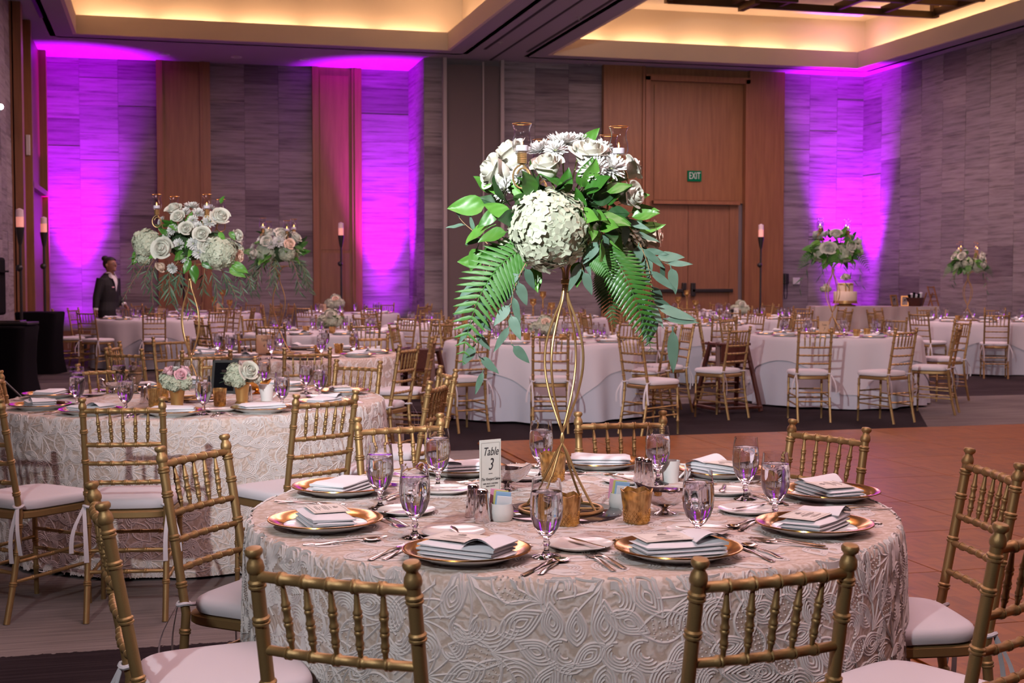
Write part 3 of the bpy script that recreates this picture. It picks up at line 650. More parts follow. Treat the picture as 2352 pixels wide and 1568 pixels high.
def proto_chair(seg, detail):
    r = empty('gold_chair', 'gold chair', 'chair', (0, 0, -50)); r.scale = (.975, 1.02, 1.03); tree = []
    pcs = chair_pieces(seg)
    if detail:
        objs = []
        for nm, m, mt, par in pcs:
            o = link(nm, m.mesh(nm, M[mt])); objs.append((o, par))
        for o, par in objs:
            o.parent = r if par is None else objs[par][0]
        for i, (o, par) in enumerate(objs):
            if par is None: tree.append((o, [q for q, pp in objs if pp == i]))
    else:
        fr = MB(); cu = MB()
        for nm, m, mt, par in pcs:
            if nm != 'tie': (cu if nm == 'cushion' else fr).add(m.v, m.f)
        a = link('frame', fr.mesh('frame', M['gold']), r); b = link('cushion', cu.mesh('cushion', M['cushion']), r)
        tree = [(a, []), (b, [link('tie', m.mesh('tie', M['cushion']), b) for nm, m, mt, par in pcs if nm == 'tie'])]
    return r, tree
CHN = {'near': proto_chair(12, True), 'mid': proto_chair(7, True), 'far': proto_chair(5, False)}
LB = lambda d, pos: 'gold bamboo-style chair with white cushion, %s, %s' % (pos, d)
used = {}
def put_chair(kind, X, Y, phi, label, group):
    root, tree = CHN[kind]
    p = W(X, Y)
    if kind not in used:
        used[kind] = 1; root.location = (p[0], p[1], 0.022 if onfloor(p) else 0); root.rotation_euler = (0, 0, phi - A); root['label'] = label; root['group'] = group; return root
    return dup(root, tree, (p[0], p[1], 0.022 if onfloor(p) else 0), phi - A, label, group)
def onfloor(p): return p[0] > FU0 + .1 and p[1] < FV1 - .1 and p[0] < UR - .6
def chair_px(kind, L_, R_, cen, label, group, z=ZF, R=None):
    """a chair whose two finials stand at these two points of the photograph, facing cen"""
    a = Vector(PZ(L_[0], L_[1], z)); b = Vector(PZ(R_[0], R_[1], z)); mid = (a + b) / 2
    d = (b - a).normalized(); n = Vector((-d.y, d.x))
    if n.dot(Vector(cen) - mid) < 0: n = -n
    o = mid + n * .273
    return put_chair(kind, o.x, o.y, math.atan2(n.y, n.x) - PI / 2, label, group)
def chair_at(kind, X, Y, cen, label, group, jit=0.0):
    n = (Vector(cen) - Vector((X, Y))).normalized(); ph = math.atan2(n.y, n.x) - PI / 2 + jit
    return put_chair(kind, X, Y, ph, label, group)

# ---------------------------------------------------------------- tables
TT = .76
def foldf(th, seed, nf):
    return .55 * math.sin(nf * th + seed) + .3 * math.sin((nf * 1.7 // 1) * th + seed * 2.3) + .25 * math.sin((nf * .5 // 1) * th + seed * 3.1)
def cloth_r(R, th, t, amp, seed, nf):
    return R + .006 + .006 * min(1, t * 12) + amp * (t ** .8) * (1 + foldf(th, seed, nf)) * .75
def round_cloth(R, amp, seed, nf, drop=.745, z=TT, nt=168, extra=0.0, dropf=None, ns=24):
    m = MB(); zt = z + .004 + extra; rings = [(.001, zt), (R * .4, zt), (R * .8, zt), (R - .012, zt), (R - .002, zt - .003), (R + .006 + extra, zt - .010)]
    for i, (r, zz) in enumerate(rings): m.v.extend((r * math.cos(2 * PI * k / nt), r * math.sin(2 * PI * k / nt), zz) for k in range(nt))
    for j in range(1, ns + 1):
        for k in range(nt):
            th = 2 * PI * k / nt; dr = dropf(th) if dropf else drop; t = j / ns * dr / .745
            rr = cloth_r(R, th, t, amp, seed, nf) + extra; zz = zt - .010 - (dr - .012) * j / ns - .006 * math.sin(th * 5 + seed) * (j / ns)
            m.v.append((rr * math.cos(th), rr * math.sin(th), max(.006, zz)))
    nr = len(rings) + ns
    for j in range(nr - 1):
        for k in range(nt): m.f.append((j * nt + k, (j + 1) * nt + k, (j + 1) * nt + (k + 1) % nt, j * nt + (k + 1) % nt))
    m.mi = [0] * len(m.f); return m
def table_body(r, R):
    link('tabletop', MB().lathe([(.001, TT - .02), (R - .01, TT - .02), (R - .004, TT - .01), (R - .004, TT), (.001, TT)], 48).mesh('tabletop', M['cherry']), r)
    for k in range(4):
        a = PI / 4 + k * PI / 2; link('leg', MB().tube([(R * .55 * math.cos(a), R * .55 * math.sin(a), TT - .02), (R * .62 * math.cos(a), R * .62 * math.sin(a), 0.0)], .014, 8).mesh('leg', M['blackmetal']), r)

# ribbon lace: looped leaves, swirls and bead rows raised on the drop of the cloth
def ribbon_lace(R, amp, seed, nf, rs, drop=.74, th0=0, th1=2 * PI, w=.0030, cell=.064, loops=4, topcell=None):
    rn = random.Random(rs); m = MB(); zt = TT - .006; top = False
    def S(s, d, lift):            # arc length, distance below the edge
        if top: return (s, d, TT + .0042 + min(lift, .0018))
        th = s / R; t = max(0, d) / .745
        if d < .012:              # over the rounded edge
            rr = R - .026 + (d + .02) * 1.0; zz = zt + .010 - max(0, d) * .8
        else: rr = cloth_r(R, th, t, amp, seed, nf); zz = zt - d
        return ((rr + lift) * math.cos(th), (rr + lift) * math.sin(th), zz + (lift if d < .012 else 0))
    def strip(pts, hw):
        n = len(pts)
        if n < 3: return
        vs = []
        for i, (s, d) in enumerate(pts):
            a = pts[max(i - 1, 0)]; b = pts[min(i + 1, n - 1)]; dx, dy = b[0] - a[0], b[1] - a[1]; l = math.hypot(dx, dy) or 1; nx, ny = -dy / l * hw, dx / l * hw
            vs += [S(s + nx, d + ny, .0005), S(s, d, .0034), S(s - nx, d - ny, .0005)]
        fs = []
        for i in range(n - 1):
            o = i * 3; fs += [(o, o + 3, o + 4, o + 1), (o + 1, o + 4, o + 5, o + 2)]
        m.add(vs, fs)
    def xf(c, a, k, pts):
        ca, sa = math.cos(a) * k, math.sin(a) * k
        return [(c[0] + x * ca - y * sa, c[1] + x * sa + y * ca) for x, y in pts]
    def drop_ok(pts): return [p for p in pts if (math.hypot(p[0], p[1]) < R - .01 if top else -.002 < p[1] < drop)]
    def leaf(c, a, k):
        for q in range(loops):
            f = 1 - q * .24; N_ = 12
            up = [(-.05 + .1 * i / N_ * f + .05 * (1 - f), .026 * f * math.sin(PI * (i / N_) ** .8)) for i in range(N_ + 1)]
            strip(drop_ok(xf(c, a, k, up + [(x, -y) for x, y in up[::-1]])), w * (1 if q else 1.2))
    def swirl(c, a, k):
        for q in range(loops + 1):
            f = 1 - q * .19
            strip(drop_ok(xf(c, a, k, [(.055 * f * math.cos(t) * (1 - t / 14), .045 * f * math.sin(t) * (1 - t / 14)) for t in [i * .36 for i in range(int(13 - q))]])), w * (1.2 if q == 0 else .95))
    def fan(c, a, k):
        for q in range(6):
            b = (q - 2.5) * .26
            strip(drop_ok(xf(c, a, k, [(.09 * t * math.cos(b * (1 + t)) - .04, .09 * t * math.sin(b * (1 + t))) for t in [i / 8 for i in range(9)]])), w)
    def beads(c, a, k):
        for q in range(-2, 3):
            for i in range(9):
                t = i / 8; x = -.05 + .1 * t; y = q * .008 * math.sin(PI * t) * 1.6
                p = xf(c, a, k, [(x, y)])[0]
                if (top or 0 < p[1] < drop) and (q == 0 or abs(q) * .5 < math.sin(PI * t) * 2):
                    r0 = .0026; vs = [S(p[0] + r0 * cx, p[1] + r0 * cy_, .001) for cx, cy_ in ((1, 0), (0, 1), (-1, 0), (0, -1))] + [S(p[0], p[1], .0045)]
                    m.add(vs, [(0, 1, 4), (1, 2, 4), (2, 3, 4), (3, 0, 4)])
        for sg in (1, -1):
            strip(drop_ok(xf(c, a, k, [(-.056 + .112 * t, sg * .031 * math.sin(PI * t)) for t in [i / 12 for i in range(13)]])), w * 1.3)
    ns = int(R * (th1 - th0) / cell); nd = int(drop / cell) + 1
    for j in range(nd):
        for i in range(ns):
            c = (R * th0 + (i + .5 + (j % 2) * .5 + rn.uniform(-.2, .2)) * cell, (j + .45 + rn.uniform(-.2, .2)) * cell)
            k = rn.uniform(.85, 1.15); a = rn.uniform(0, 2 * PI); z = rn.random()
            (leaf if z < .38 else swirl if z < .66 else fan if z < .8 else beads)(c, a, k)
    if topcell:
        top = True; loops = 3; n = int(2 * R / topcell) + 1
        for j in range(n):
            for i in range(n):
                c = (-R + (i + .5 + rn.uniform(-.25, .25)) * topcell, -R + (j + .5 + rn.uniform(-.25, .25)) * topcell)
                if math.hypot(*c) < R - .05: (leaf if rn.random() < .5 else swirl)(c, rn.uniform(0, 6.28), rn.uniform(.9, 1.2))
    return m

# ---------------------------------------------------------------- tableware
def build_plate():
    r = empty('charger_plate', 'plate', 'plate', (0, 0, -50))
    a = link('plate', MB().lathe([(.001, .004), (.085, .004), (.09, .001), (.095, .001), (.100, .006), (.150, .024), (.1535, .0265), (.152, .0285), (.148, .0275), (.118, .015), (.1, .010), (.001, .010)], 48).mesh('plate', M['china']), r)
    b = link('gold_rim', MB().lathe([(.112, .0148), (.120, .0178), (.149, .0294), (.1545, .0290), (.1555, .0262), (.1525, .0252)], 48).mesh('gold_rim', M['gold_rim']), r)
    return r, [(a, []), (b, [])]
def build_napkin(seed, menu=True):
    rn = random.Random(seed); r = empty('folded_napkin', 'napkin', 'napkin', (0, 0, -50))
    m = MB()
    for q in range(3):
        z0 = .0125 + q * .0100; w = .215 - q * .003 + rn.uniform(-.004, .004); d = .120 - q * .002; ox = rn.uniform(-.003, .003)
        def fn(u, v, z0=z0, w=w, d=d, ox=ox, q=q):
            x = (u - .5) * w + ox; y = (v - .5) * d
            e = max(0, abs(u - .5) * 2 - .86) / .14; e2 = max(0, abs(v - .5) * 2 - .86) / .14
            z = z0 + .0098 - .0075 * max(e, e2) ** 2 + .0025 * math.sin(u * 5 + seed) * math.sin(v * 3 + q) + (.006 * max(0, u - .6) * (q / 3) * 2)
            return (x, y, z)
        nu, nv = 12, 8; o = len(m.v); m.grid(fn, nu, nv)
        rim = [i for i in range(nu + 1)] + [j * (nu + 1) + nu for j in range(1, nv + 1)] + [nv * (nu + 1) + i for i in range(nu - 1, -1, -1)] + [j * (nu + 1) for j in range(nv - 1, 0, -1)]
        o2 = len(m.v); m.v.extend((m.v[o + i][0] * .995, m.v[o + i][1] * .995, z0 - .0002) for i in rim); n = len(rim)
        fs = [(o + rim[k], o2 + k, o2 + (k + 1) % n, o + rim[(k + 1) % n]) for k in range(n)]; m.f.extend(fs); m.mi.extend([0] * n)
    a = link('cloth', m.mesh('cloth', M['napkin'], True, 55), r); tree = [(a, [])]
    if seed % 2 == 0:  # a rolled-over flap at one end
        f = MB().grid(lambda u, v: (.02 + .09 * u, (v - .5) * .120, .0445 + .020 * math.sin(PI * u) * (.7 + .3 * math.sin(v * 3 + seed))), 8, 6)
        f.grid(lambda u, v: (.11 - .09 * u, (v - .5) * .118, .0425 + .018 * math.sin(PI * (1 - u)) * (.7 + .3 * math.sin(v * 3 + seed))), 8, 6)
        b = link('folded_flap', f.mesh('folded_flap', M['napkin']), r); tree.append((b, []))
    return r, tree
def build_menu():
    r = empty('menu_card', 'menu', 'menu card', (0, 0, -50))
    a = link('card', MB().grid(lambda u, v: ((u - .5) * .14, (v - .5) * .10, .0015 * math.sin(u * 3)), 6, 2).grid(lambda u, v: ((.5 - u) * .14, (v - .5) * .10, -.0006 + .0015 * math.sin((1 - u) * 3)), 6, 2).mesh('card', M['card']), r)
    m = MB()
    m.box(0, .022, .0026, .022, .007, .0003); m.box(0, .029, .0026, .012, .003, .0003)
    for (y, w_) in ((.010, .03), (.001, .062), (-.004, .075), (-.009, .055), (-.018, .02), (-.025, .07), (-.030, .05)): m.box(0, y, .0024, w_, .0014, .0003)
    for (x, y, sx, sy) in ((0, .043, .128, .0008), (0, -.043, .128, .0008), (-.064, 0, .0008, .086), (.064, 0, .0008, .086)): m.box(x, y, .0022, sx, sy, .0003)
    b = link('print', m.mesh('print', M['greyink'], False), a); return r, [(a, [b])]
def gob_prof(s=1.0):
    out = [(.001, 0), (.034, 0), (.0355, .002), (.030, .0045), (.012, .009), (.0065, .016), (.0060, .026), (.0095, .034), (.0065, .041), (.0085, .048), (.020, .058), (.031, .075), (.0385, .098), (.0405, .118), (.0395, .145), (.0365, .172), (.0345, .190)]
    inn = [(.0335, .190), (.0355, .172), (.0385, .145), (.0393, .118), (.0372, .098), (.0297, .076), (.0185, .0615), (.006, .056), (.001, .0555)]
    return out, inn
def build_goblet(seed):
    r = empty('water_goblet', 'goblet', 'glass', (0, 0, -50)); o, i = gob_prof()
    a = link('bowl_and_stem', MB().lathe(o + i, 28).mesh('bowl_and_stem', M['glass']), r)
    lv = .160
    w = MB().lathe([(.001, .0550), (.0062, .0555), (.0190, .0611), (.0301, .0757), (.0377, .0978), (.0399, .118), (.0391, .145), (.0377, lv - .0005), (.0374, lv), (.034, lv - .0008), (.001, lv - .001)], 28)
    b = link('water', w.mesh('water', M['water']), r)
    rn = random.Random(seed); im = MB()
    for q in range(4):
        mt = Euler((rn.uniform(0, 3), rn.uniform(0, 3), rn.uniform(0, 3))).to_matrix(); im.box(rn.uniform(-.014, .014), rn.uniform(-.014, .014), lv - .006 + q * .003 - .01, .018, .018, .016, mtx=mt, bev=.003)
    c = link('ice_cubes', im.mesh('ice_cubes', M['thin']), b); tag(c, kind='stuff')
    return r, [(a, []), (b, [c])]
def build_goblet_far():
    r = empty('water_goblet', 'goblet', 'glass', (0, 0, -50)); o, i = gob_prof()
    a = link('bowl_and_stem', MB().lathe(o[1:] + i[:-2], 14).mesh('bowl_and_stem', M['glass']), r)
    b = link('water', MB().lathe([(.001, .0555), (.0190, .0611), (.0301, .0757), (.0377, .0978), (.0399, .118), (.0391, .145), (.0377, .1595), (.001, .1595)], 14).mesh('water', M['water']), r)
    return r, [(a, []), (b, [])]
def plate_small():
    r = empty('bread_plate', 'bread plate', 'plate', (0, 0, -50))
    a = link('dish', MB().lathe([(.001, .003), (.05, .003), (.055, .0005), (.058, .0015), (.08, .010), (.0835, .0125), (.0825, .0140), (.078, .0125), (.056, .0062), (.001, .0058)], 36).mesh('dish', M['china']), r); return r, [(a, [])]
def outline_solid(pts, zf, th):
    """2-D outline (list of (x,y)) lifted by zf(y) with thickness"""
    n = len(pts); m = MB(); vs = [(x, y, zf(y) + th) for x, y in pts] + [(x, y, zf(y)) for x, y in pts]
    m.add(vs, [tuple(range(n)), tuple(range(n, 2 * n))[::-1]] + [(i, i + n, (i + 1) % n + n, (i + 1) % n) for i in range(n)]); return m
def strip_solid(m, prof, zf, th):   # prof = [(y, halfwidth)]
    n = len(prof); vs = []
    for y, w in prof: vs += [(-w, y, zf(y) + th * .4), (0, y, zf(y) + th), (w, y, zf(y) + th * .4), (0, y, zf(y))]
    fs = []
    for i in range(n - 1):
        for k in range(4): fs.append((i * 4 + k, i * 4 + (k + 1) % 4, (i + 1) * 4 + (k + 1) % 4, (i + 1) * 4 + k))
    fs += [(3, 2, 1, 0), tuple((n - 1) * 4 + k for k in range(4))]; m.add(vs, fs)
hz = lambda y: .002 + .006 * math.exp(-((y + .01) / .05) ** 2)
def build_fork():
    m = MB(); strip_solid(m, [(-.10, .0045), (-.095, .0075), (-.06, .0065), (0, .0038), (.03, .0032), (.042, .0055), (.052, .0105), (.062, .0118)], hz, .0028)
    for q in range(4):
        x = -.0096 + q * .0064; m.tube([(x, .058, hz(.058) + .001), (x, .075, .004), (x, .098, .0035), (x, .104, .005)], [.0019, .0019, .0015, .0007], 6, flat=.7)
    return m.mesh('dinner_fork', M['steel'])
def build_knife():
    m = MB(); strip_solid(m, [(-.115, .004), (-.11, .0085), (-.06, .0075), (-.005, .0055), (.0, .007), (.02, .0095), (.07, .0098), (.10, .0075), (.115, .002)], lambda y: .0015, .004 if False else .003); return m.mesh('dinner_knife', M['steel'])
def build_spoon():
    m = MB(); strip_solid(m, [(-.09, .004), (-.085, .0075), (-.04, .0055), (.02, .0032), (.035, .0035), (.042, .006)], hz, .0026)
    m.grid(lambda u, v: ((.002 + .0175 * v) * math.cos(2 * PI * u), .062 + (.002 + .0235 * v) * math.sin(2 * PI * u), .0015 + .0055 * v * v), 20, 4)
    m.grid(lambda u, v: ((.002 + .0180 * v) * math.cos(-2 * PI * u), .062 + (.002 + .024 * v) * math.sin(-2 * PI * u), .0002 + .0062 * v * v), 20, 4)
    return m.mesh('spoon', M['steel'])
def build_bknife():
    m = MB(); strip_solid(m, [(-.075, .003), (-.07, .006), (-.03, .005), (0, .0038), (.01, .006), (.03, .0085), (.06, .0075), (.075, .002)], lambda y: .0145, .0025); return m.mesh('butter_knife', M['steel'])
FORK, KNIFE, SPOON, BKN = build_fork(), build_knife(), build_spoon(), build_bknife()
PR = {'plate': build_plate(), 'nap0': build_napkin(2), 'nap1': build_napkin(3), 'menu': build_menu(), 'gob': build_goblet(1), 'gobf': build_goblet_far(), 'bread': plate_small()}
ready = {}
def put(key, X, Y, z, phi, label, group):
    root, tree = PR[key]; p = W(X, Y)
    if key not in ready:
        ready[key] = 1; root.location = (p[0], p[1], z); root.rotation_euler = (0, 0, phi - A); root['label'] = label; root['group'] = group; return root
    return dup(root, tree, (p[0], p[1], z), phi - A, label, group)
def putm(name, me, X, Y, z, phi, label, cat, group=None):
    o = link(name, me); at(o, X, Y, z, phi); return tag(o, label, cat, group)
TZ = TT + .0045
def setting(cen, P, d, pos, lod, glass=None, bread=None, menu=True, flip=False):
    """one place setting: P plate centre, facing the table centre; all in camera-aligned coordinates"""
    f = (Vector(cen) - Vector(P)).normalized(); r = Vector((f.y, -f.x)); ph = math.atan2(f.y, f.x) - PI / 2; P = Vector(P)
    put('plate', P.x, P.y, TZ, ph, 'gold-rimmed charger plate, %s seat, %s' % (pos, d), 'gold-rimmed charger plates')
    ja = rnd.uniform(-.14, .14); nk = 'nap0' if rnd.random() < .5 else 'nap1'
    put(nk, P.x, P.y, TZ + .002, ph + ja, 'folded white napkin, %s seat, %s' % (pos, d), 'folded napkins')
    if menu:
        q = P + f * .012 - r * .028; put('menu', q.x, q.y, TZ + .0485, ph + ja, 'ivory menu card, %s seat, %s' % (pos, d), 'menu cards')
    g = Vector(glass) if glass else P + f * .17 + r * .17
    put('gob' if lod < 2 else 'gobf', g.x, g.y, TZ, rnd.uniform(0, 6), 'stemmed goblet of iced water, %s seat, %s' % (pos, d), 'water goblets')
    if lod < 3:
        b = Vector(bread) if bread else P + f * .16 - r * .15
        put('bread', b.x, b.y, TZ, ph, 'small white bread plate, %s seat, %s' % (pos, d), 'bread plates')
        if lod < 2: putm('butter_knife', BKN, b.x + r.x * .02, b.y + r.y * .02, TZ, ph + 1.2 + rnd.uniform(-.3, .3), 'butter knife on bread plate, %s seat, %s' % (pos, d), 'knife', 'butter knives')
        items = [('dinner_fork', FORK, -.205, -.005, 'outer fork', 'fork'), ('dinner_knife', KNIFE, .195, -.01, 'knife', 'knife')]
        if lod < 2: items += [('salad_fork', FORK, -.178, .01, 'inner fork', 'fork'), ('spoon', SPOON, .222, -.01, 'spoon', 'spoon')]
        for nm, me, a, b2, w_, c in items:
            q = P + r * a + f * b2; putm(nm, me, q.x, q.y, TZ, ph + rnd.uniform(-.06, .06), '%s beside the plate, %s seat, %s' % (w_, pos, d), c, 'table cutlery')
        if lod < 2:
            q = P + f * .175; putm('dessert_fork', FORK, q.x, q.y, TZ, ph - PI / 2 + rnd.uniform(-.1, .1), 'dessert fork above the plate, %s seat, %s' % (pos, d), 'fork', 'table cutlery')
            q = P + f * .20; putm('dessert_spoon', SPOON, q.x, q.y, TZ, ph + PI / 2 + rnd.uniform(-.1, .1), 'dessert spoon above the plate, %s seat, %s' % (pos, d), 'spoon', 'table cutlery')
POS = {9: ['front centre-left', 'front-left', 'left end', 'back-left', 'back centre-left', 'back centre-right', 'back-right', 'right end', 'front centre-right'],
       8: ['front centre-left', 'front-left', 'back-left', 'back centre-left', 'back centre-right', 'back-right', 'right end', 'front centre-right']}
TABLES = {}
def round_table(key, cen, R, d, label, lace_=False, seed=1.0, n=9, amp=.045, nf=15):
    r = empty('round_table', 'round banquet table under ' + label, 'table', group='round banquet tables'); at(r, cen[0], cen[1], 0, 0); table_body(r, R)
    TABLES[key] = (cen, R, d, n)
    if lace_:
        c = empty('lace_tablecloth', label, 'tablecloth', group='lace tablecloths'); at(c, cen[0], cen[1], 0, 0)
        link('cloth', round_cloth(R, amp, seed, nf).mesh('cloth', M['lace'], True, 80), c)
        return c
    o = link('tablecloth', round_cloth(R, amp * 2.1, seed, nf - 3).mesh('tablecloth', M['linen'], True, 80)); at(o, cen[0], cen[1], 0, 0); tag(o, 'floor-length ' + label, 'tablecloth', 'white tablecloths')
    hs = R * 1.27; ph = seed * 1.3
    df_ = lambda th: min(.60, hs / max(abs(math.cos(th + ph)), abs(math.sin(th + ph))) - R)
    o = link('table_overlay', round_cloth(R, amp * 2.1, seed, nf - 3, extra=.009, dropf=df_, ns=8, nt=200).mesh('table_overlay', M['overlay'], True, 80)); at(o, cen[0], cen[1], 0, 0); tag(o, 'square overlay with hanging corners on the ' + label.split(' of the ', 1)[1], 'overlay', 'white table overlays')
    return o
def ring(key, kind, phase=0.0, gap=.33, skip=(), lod=3, settings=True, menu=False, chairs=True, pd=.2):
    cen, R, d, n = TABLES[key]; c = Vector(cen)
    for k in range(n):
        a = -PI / 2 - (k + .5) * 2 * PI / n + phase; pos = POS[n][k]
        u = Vector((math.cos(a), math.sin(a)))
        if chairs and k not in skip:
            p = c + u * (R + gap + rnd.uniform(-.03, .08)); chair_at(kind, p.x, p.y, cen, LB(d, pos), 'gold chairs', rnd.uniform(-.12, .12))
        if settings:
            p = c + u * (R - pd); setting(cen, (p.x, p.y), d, pos, lod, menu=menu)
# ---------------------------------------------------------------- the tables of the hall
D0 = 'lace table numbered 3'
t0 = (.175, 3.88)
lc = round_table('t0', t0, .93, D0, 'ivory lace cloth of the big foreground table', True, 1.0, 9, .024, 13)
o = link('ribbon_lace', ribbon_lace(.93, .024, 1.0, 13, 3, topcell=.085).mesh('ribbon_lace', M['ribbon']), lc); o['kind'] = 'stuff'
D1 = 'lace table with the pink bouquet'
t1 = ((442 - 1176) / F * 7.3, 7.3)
lc = round_table('t1', t1, 1.04, D1, 'ivory lace cloth of the second table, at left', True, 2.2, 10, .028, 15)
o = link('ribbon_lace', ribbon_lace(1.04, .028, 2.2, 15, 5, cell=.070, topcell=.11).mesh('ribbon_lace', M['ribbon']), lc); o['kind'] = 'stuff'
D2 = 'third lace table with tan card'
t2 = ((662 - 1176) / F * 11.6, 11.6)
lc = round_table('t2', t2, .95, D2, 'ivory lace cloth of the third table, behind the left one', True, 3.1, 9, .05, 14)
o = link('ribbon_lace', ribbon_lace(.95, .05, 3.1, 14, 8, cell=.10, loops=3, w=.004).mesh('ribbon_lace', M['ribbon']), lc); o['kind'] = 'stuff'
def tx(px, D): return ((px - 1176) / F * D, D)
WT = {  # key: centre, radius, short name, cloth label, seats
 't7': (tx(1243, 13.95), 1.0, 'white table behind the fern centrepiece', 'white cloth of the table behind the fern centrepiece', 9),
 't10': (tx(1917, 15.3), .95, 'white table in front of the cake', 'white cloth of the table in front of the cake', 9),
 't4': (tx(745, 16.0), .93, 'white table with low white bouquet', 'white cloth of the table with a low white bouquet', 9),
 't3': (tx(356, 21.3), .93, 'far-left table beside the woman', 'white cloth of the far-left table beside the woman', 9),
 't8': (tx(1575, 18.7), .95, 'white table beyond the wooden high chair', 'white cloth of the table beyond the wooden high chair', 9),
 't11': (tx(2245, 20.3), 1.0, 'far-right table with a tall centrepiece', 'white cloth of the far-right table with a tall centrepiece', 9),
 't12': (tx(1730, 21.6), .93, 'back table with a round hydrangea', 'white cloth of the back table with a round hydrangea', 9),
 't13': (tx(1262, 21.8), .93, 'back table left of the exit doors', 'white cloth of the back table left of the exit doors', 9),
 't14': (tx(1035, 18.6), .93, 'table before the grey wall panels', 'white cloth of the table before the grey wall panels', 9),
 't9': (tx(1600, 24.9), .93, 'rear table under the exit sign', 'white cloth of the rear table under the exit sign', 8),
 't6': (tx(800, 24.5), .93, 'rear table beside the torch lamp', 'white cloth of the rear table beside the torch lamp', 8),
 't5': (tx(478, 24.4), .93, 'rear table under the left pilaster', 'white cloth of the rear table under the left pilaster', 8)}
for i, (k, (c, R, d, l, n)) in enumerate(WT.items()): round_table(k, c, R, d, l, False, 1.7 + i * 1.37, n)

# chairs round the foreground table, standing where their finials show
G = 'gold chairs'
for L_, R_, lab in (((572, 1258), (945, 1290), 'gold chair with its back to the camera, front left of the lace table numbered 3'),
                    ((1600, 1285), (1973, 1250), 'gold chair with its back to the camera, front right of the lace table numbered 3'),
                    ((360, 1024), (512, 996), 'gold chair left of the numbered lace table, its white cushion ties flying out'),
                    ((806, 958), (1020, 947), 'gold chair at the far-left side of the lace table numbered 3'),
                    ((1323, 945), (1524, 942), 'gold chair behind the tall fern centrepiece, far side of the numbered table'),
                    ((1822, 961), (1998, 981), 'gold chair on the parquet at the far-right side of the numbered table'),
                    ((2236, 1028), (2348, 1062), 'gold chair at the right end, half of its cushion in shadow'),
                    ((2307, 1203), (2482, 1161), 'gold chair cut by the right edge, nearest the camera on that side'),
                    ((202, 1106), (226, 1153), 'gold chair seen edge-on at the lower left, nearest the camera')):
    chair_px('near', L_, R_, t0, lab, G)
for L_, R_, lab in (((181, 914), (378, 912), 'gold chair with its back to the camera, front left of the second lace table'),
                    ((674, 906), (829, 894), 'gold chair with its back to the camera, front right of the second lace table'),
                    ((-127, 906), (4, 915), 'gold chair cut by the left edge, ribbons hanging from its cushion'),
                    ((-38, 868), (9, 844), 'gold chair at the left end of the second lace table'),
                    ((182, 835), (303, 831), 'gold chair at the far-left side of the second lace table'),
                    ((459, 823), (590, 822), 'gold chair behind the black sign frame on the second lace table'),
                    ((772, 824), (879, 828), 'gold chair at the far-right side of the second lace table'),
                    ((988, 875), (1035, 862), 'gold chair seen edge-on, right end of the second lace table'),
                    ((1011, 837), (1056, 848), 'gold chair just behind the edge-on chair right of the second lace table')):
    chair_px('near', L_, R_, t1, lab, G)
for L_, R_, lab in (((418, 805), (530, 803), 'gold chair with its back to the camera, front left of the third lace table'),
                    ((648, 799), (765, 797), 'gold chair with its back to the camera, front right of the third lace table'),
                    ((909, 793), (974, 786), 'gold chair at the right end of the third lace table, white ribbons tied'),
                    ((541, 766), (632, 764), 'gold chair at the far-left side of the third lace table'),
                    ((815, 766), (886, 765), 'gold chair at the far-right side of the third lace table'),
                    ((347, 774), (433, 771), 'gold chair at the left end of the third lace table'),
                    ((246, 788), (272, 783), 'leftmost gold chair of the third lace table, seen edge-on'),
                    ((265, 799), (299, 800), 'gold chair overlapping the leftmost one of the third lace table'),
                    ((990, 776), (1008, 768), 'gold chair turned edge-on in the aisle right of the third lace table')):
    chair_px('mid', L_, R_, t2, lab, G)
c7 = WT['t7'][0]
for L_, R_, lab in (((1050, 761), (1131, 759), 'gold chair at the left front of the white table behind the fern centrepiece'),
                    ((1222, 761), (1308, 761), 'gold chair at the middle front of the white table behind the fern centrepiece'),
                    ((1406, 760), (1483, 764), 'gold chair at the right front of the white table behind the fern centrepiece'),
                    ((1527, 751), (1561, 747), 'gold chair seen edge-on at the right end of the table behind the ferns')):
    chair_px('mid', L_, R_, c7, lab, G)
TABLES['t7'] = TABLES['t7'][:3] + (9,)
ring('t7', 'mid', skip=(0, 1, 7, 8), lod=2)
c10 = WT['t10'][0]
for L_, R_, lab in (((1676, 750), (1728, 748), 'gold chair beside the wooden high chair, left of the cake-side table'),
                    ((1829, 752), (1918, 752), 'gold chair in the middle front of the white table before the cake'),
                    ((2040, 754), (2126, 751), 'gold chair at the right front of the white table before the cake'),
                    ((2193, 748), (2218, 742), 'gold chair seen edge-on at the right end of the table before the cake')):
    chair_px('mid', L_, R_, c10, lab, G)
ring('t10', 'mid', skip=(0, 1, 7, 8), lod=2)
ring('t2', 'mid', chairs=False, lod=2)
ring('t4', 'mid', phase=.1, lod=3); ring('t8', 'mid', phase=-.15, lod=3)
ring('t14', 'far', phase=.25, lod=3)
for k in ('t3', 't11', 't12', 't13'): ring(k, 'far', phase=rnd.uniform(-.2, .2), lod=3)
for k in ('t9', 't6', 't5'): ring(k, 'far', lod=3)

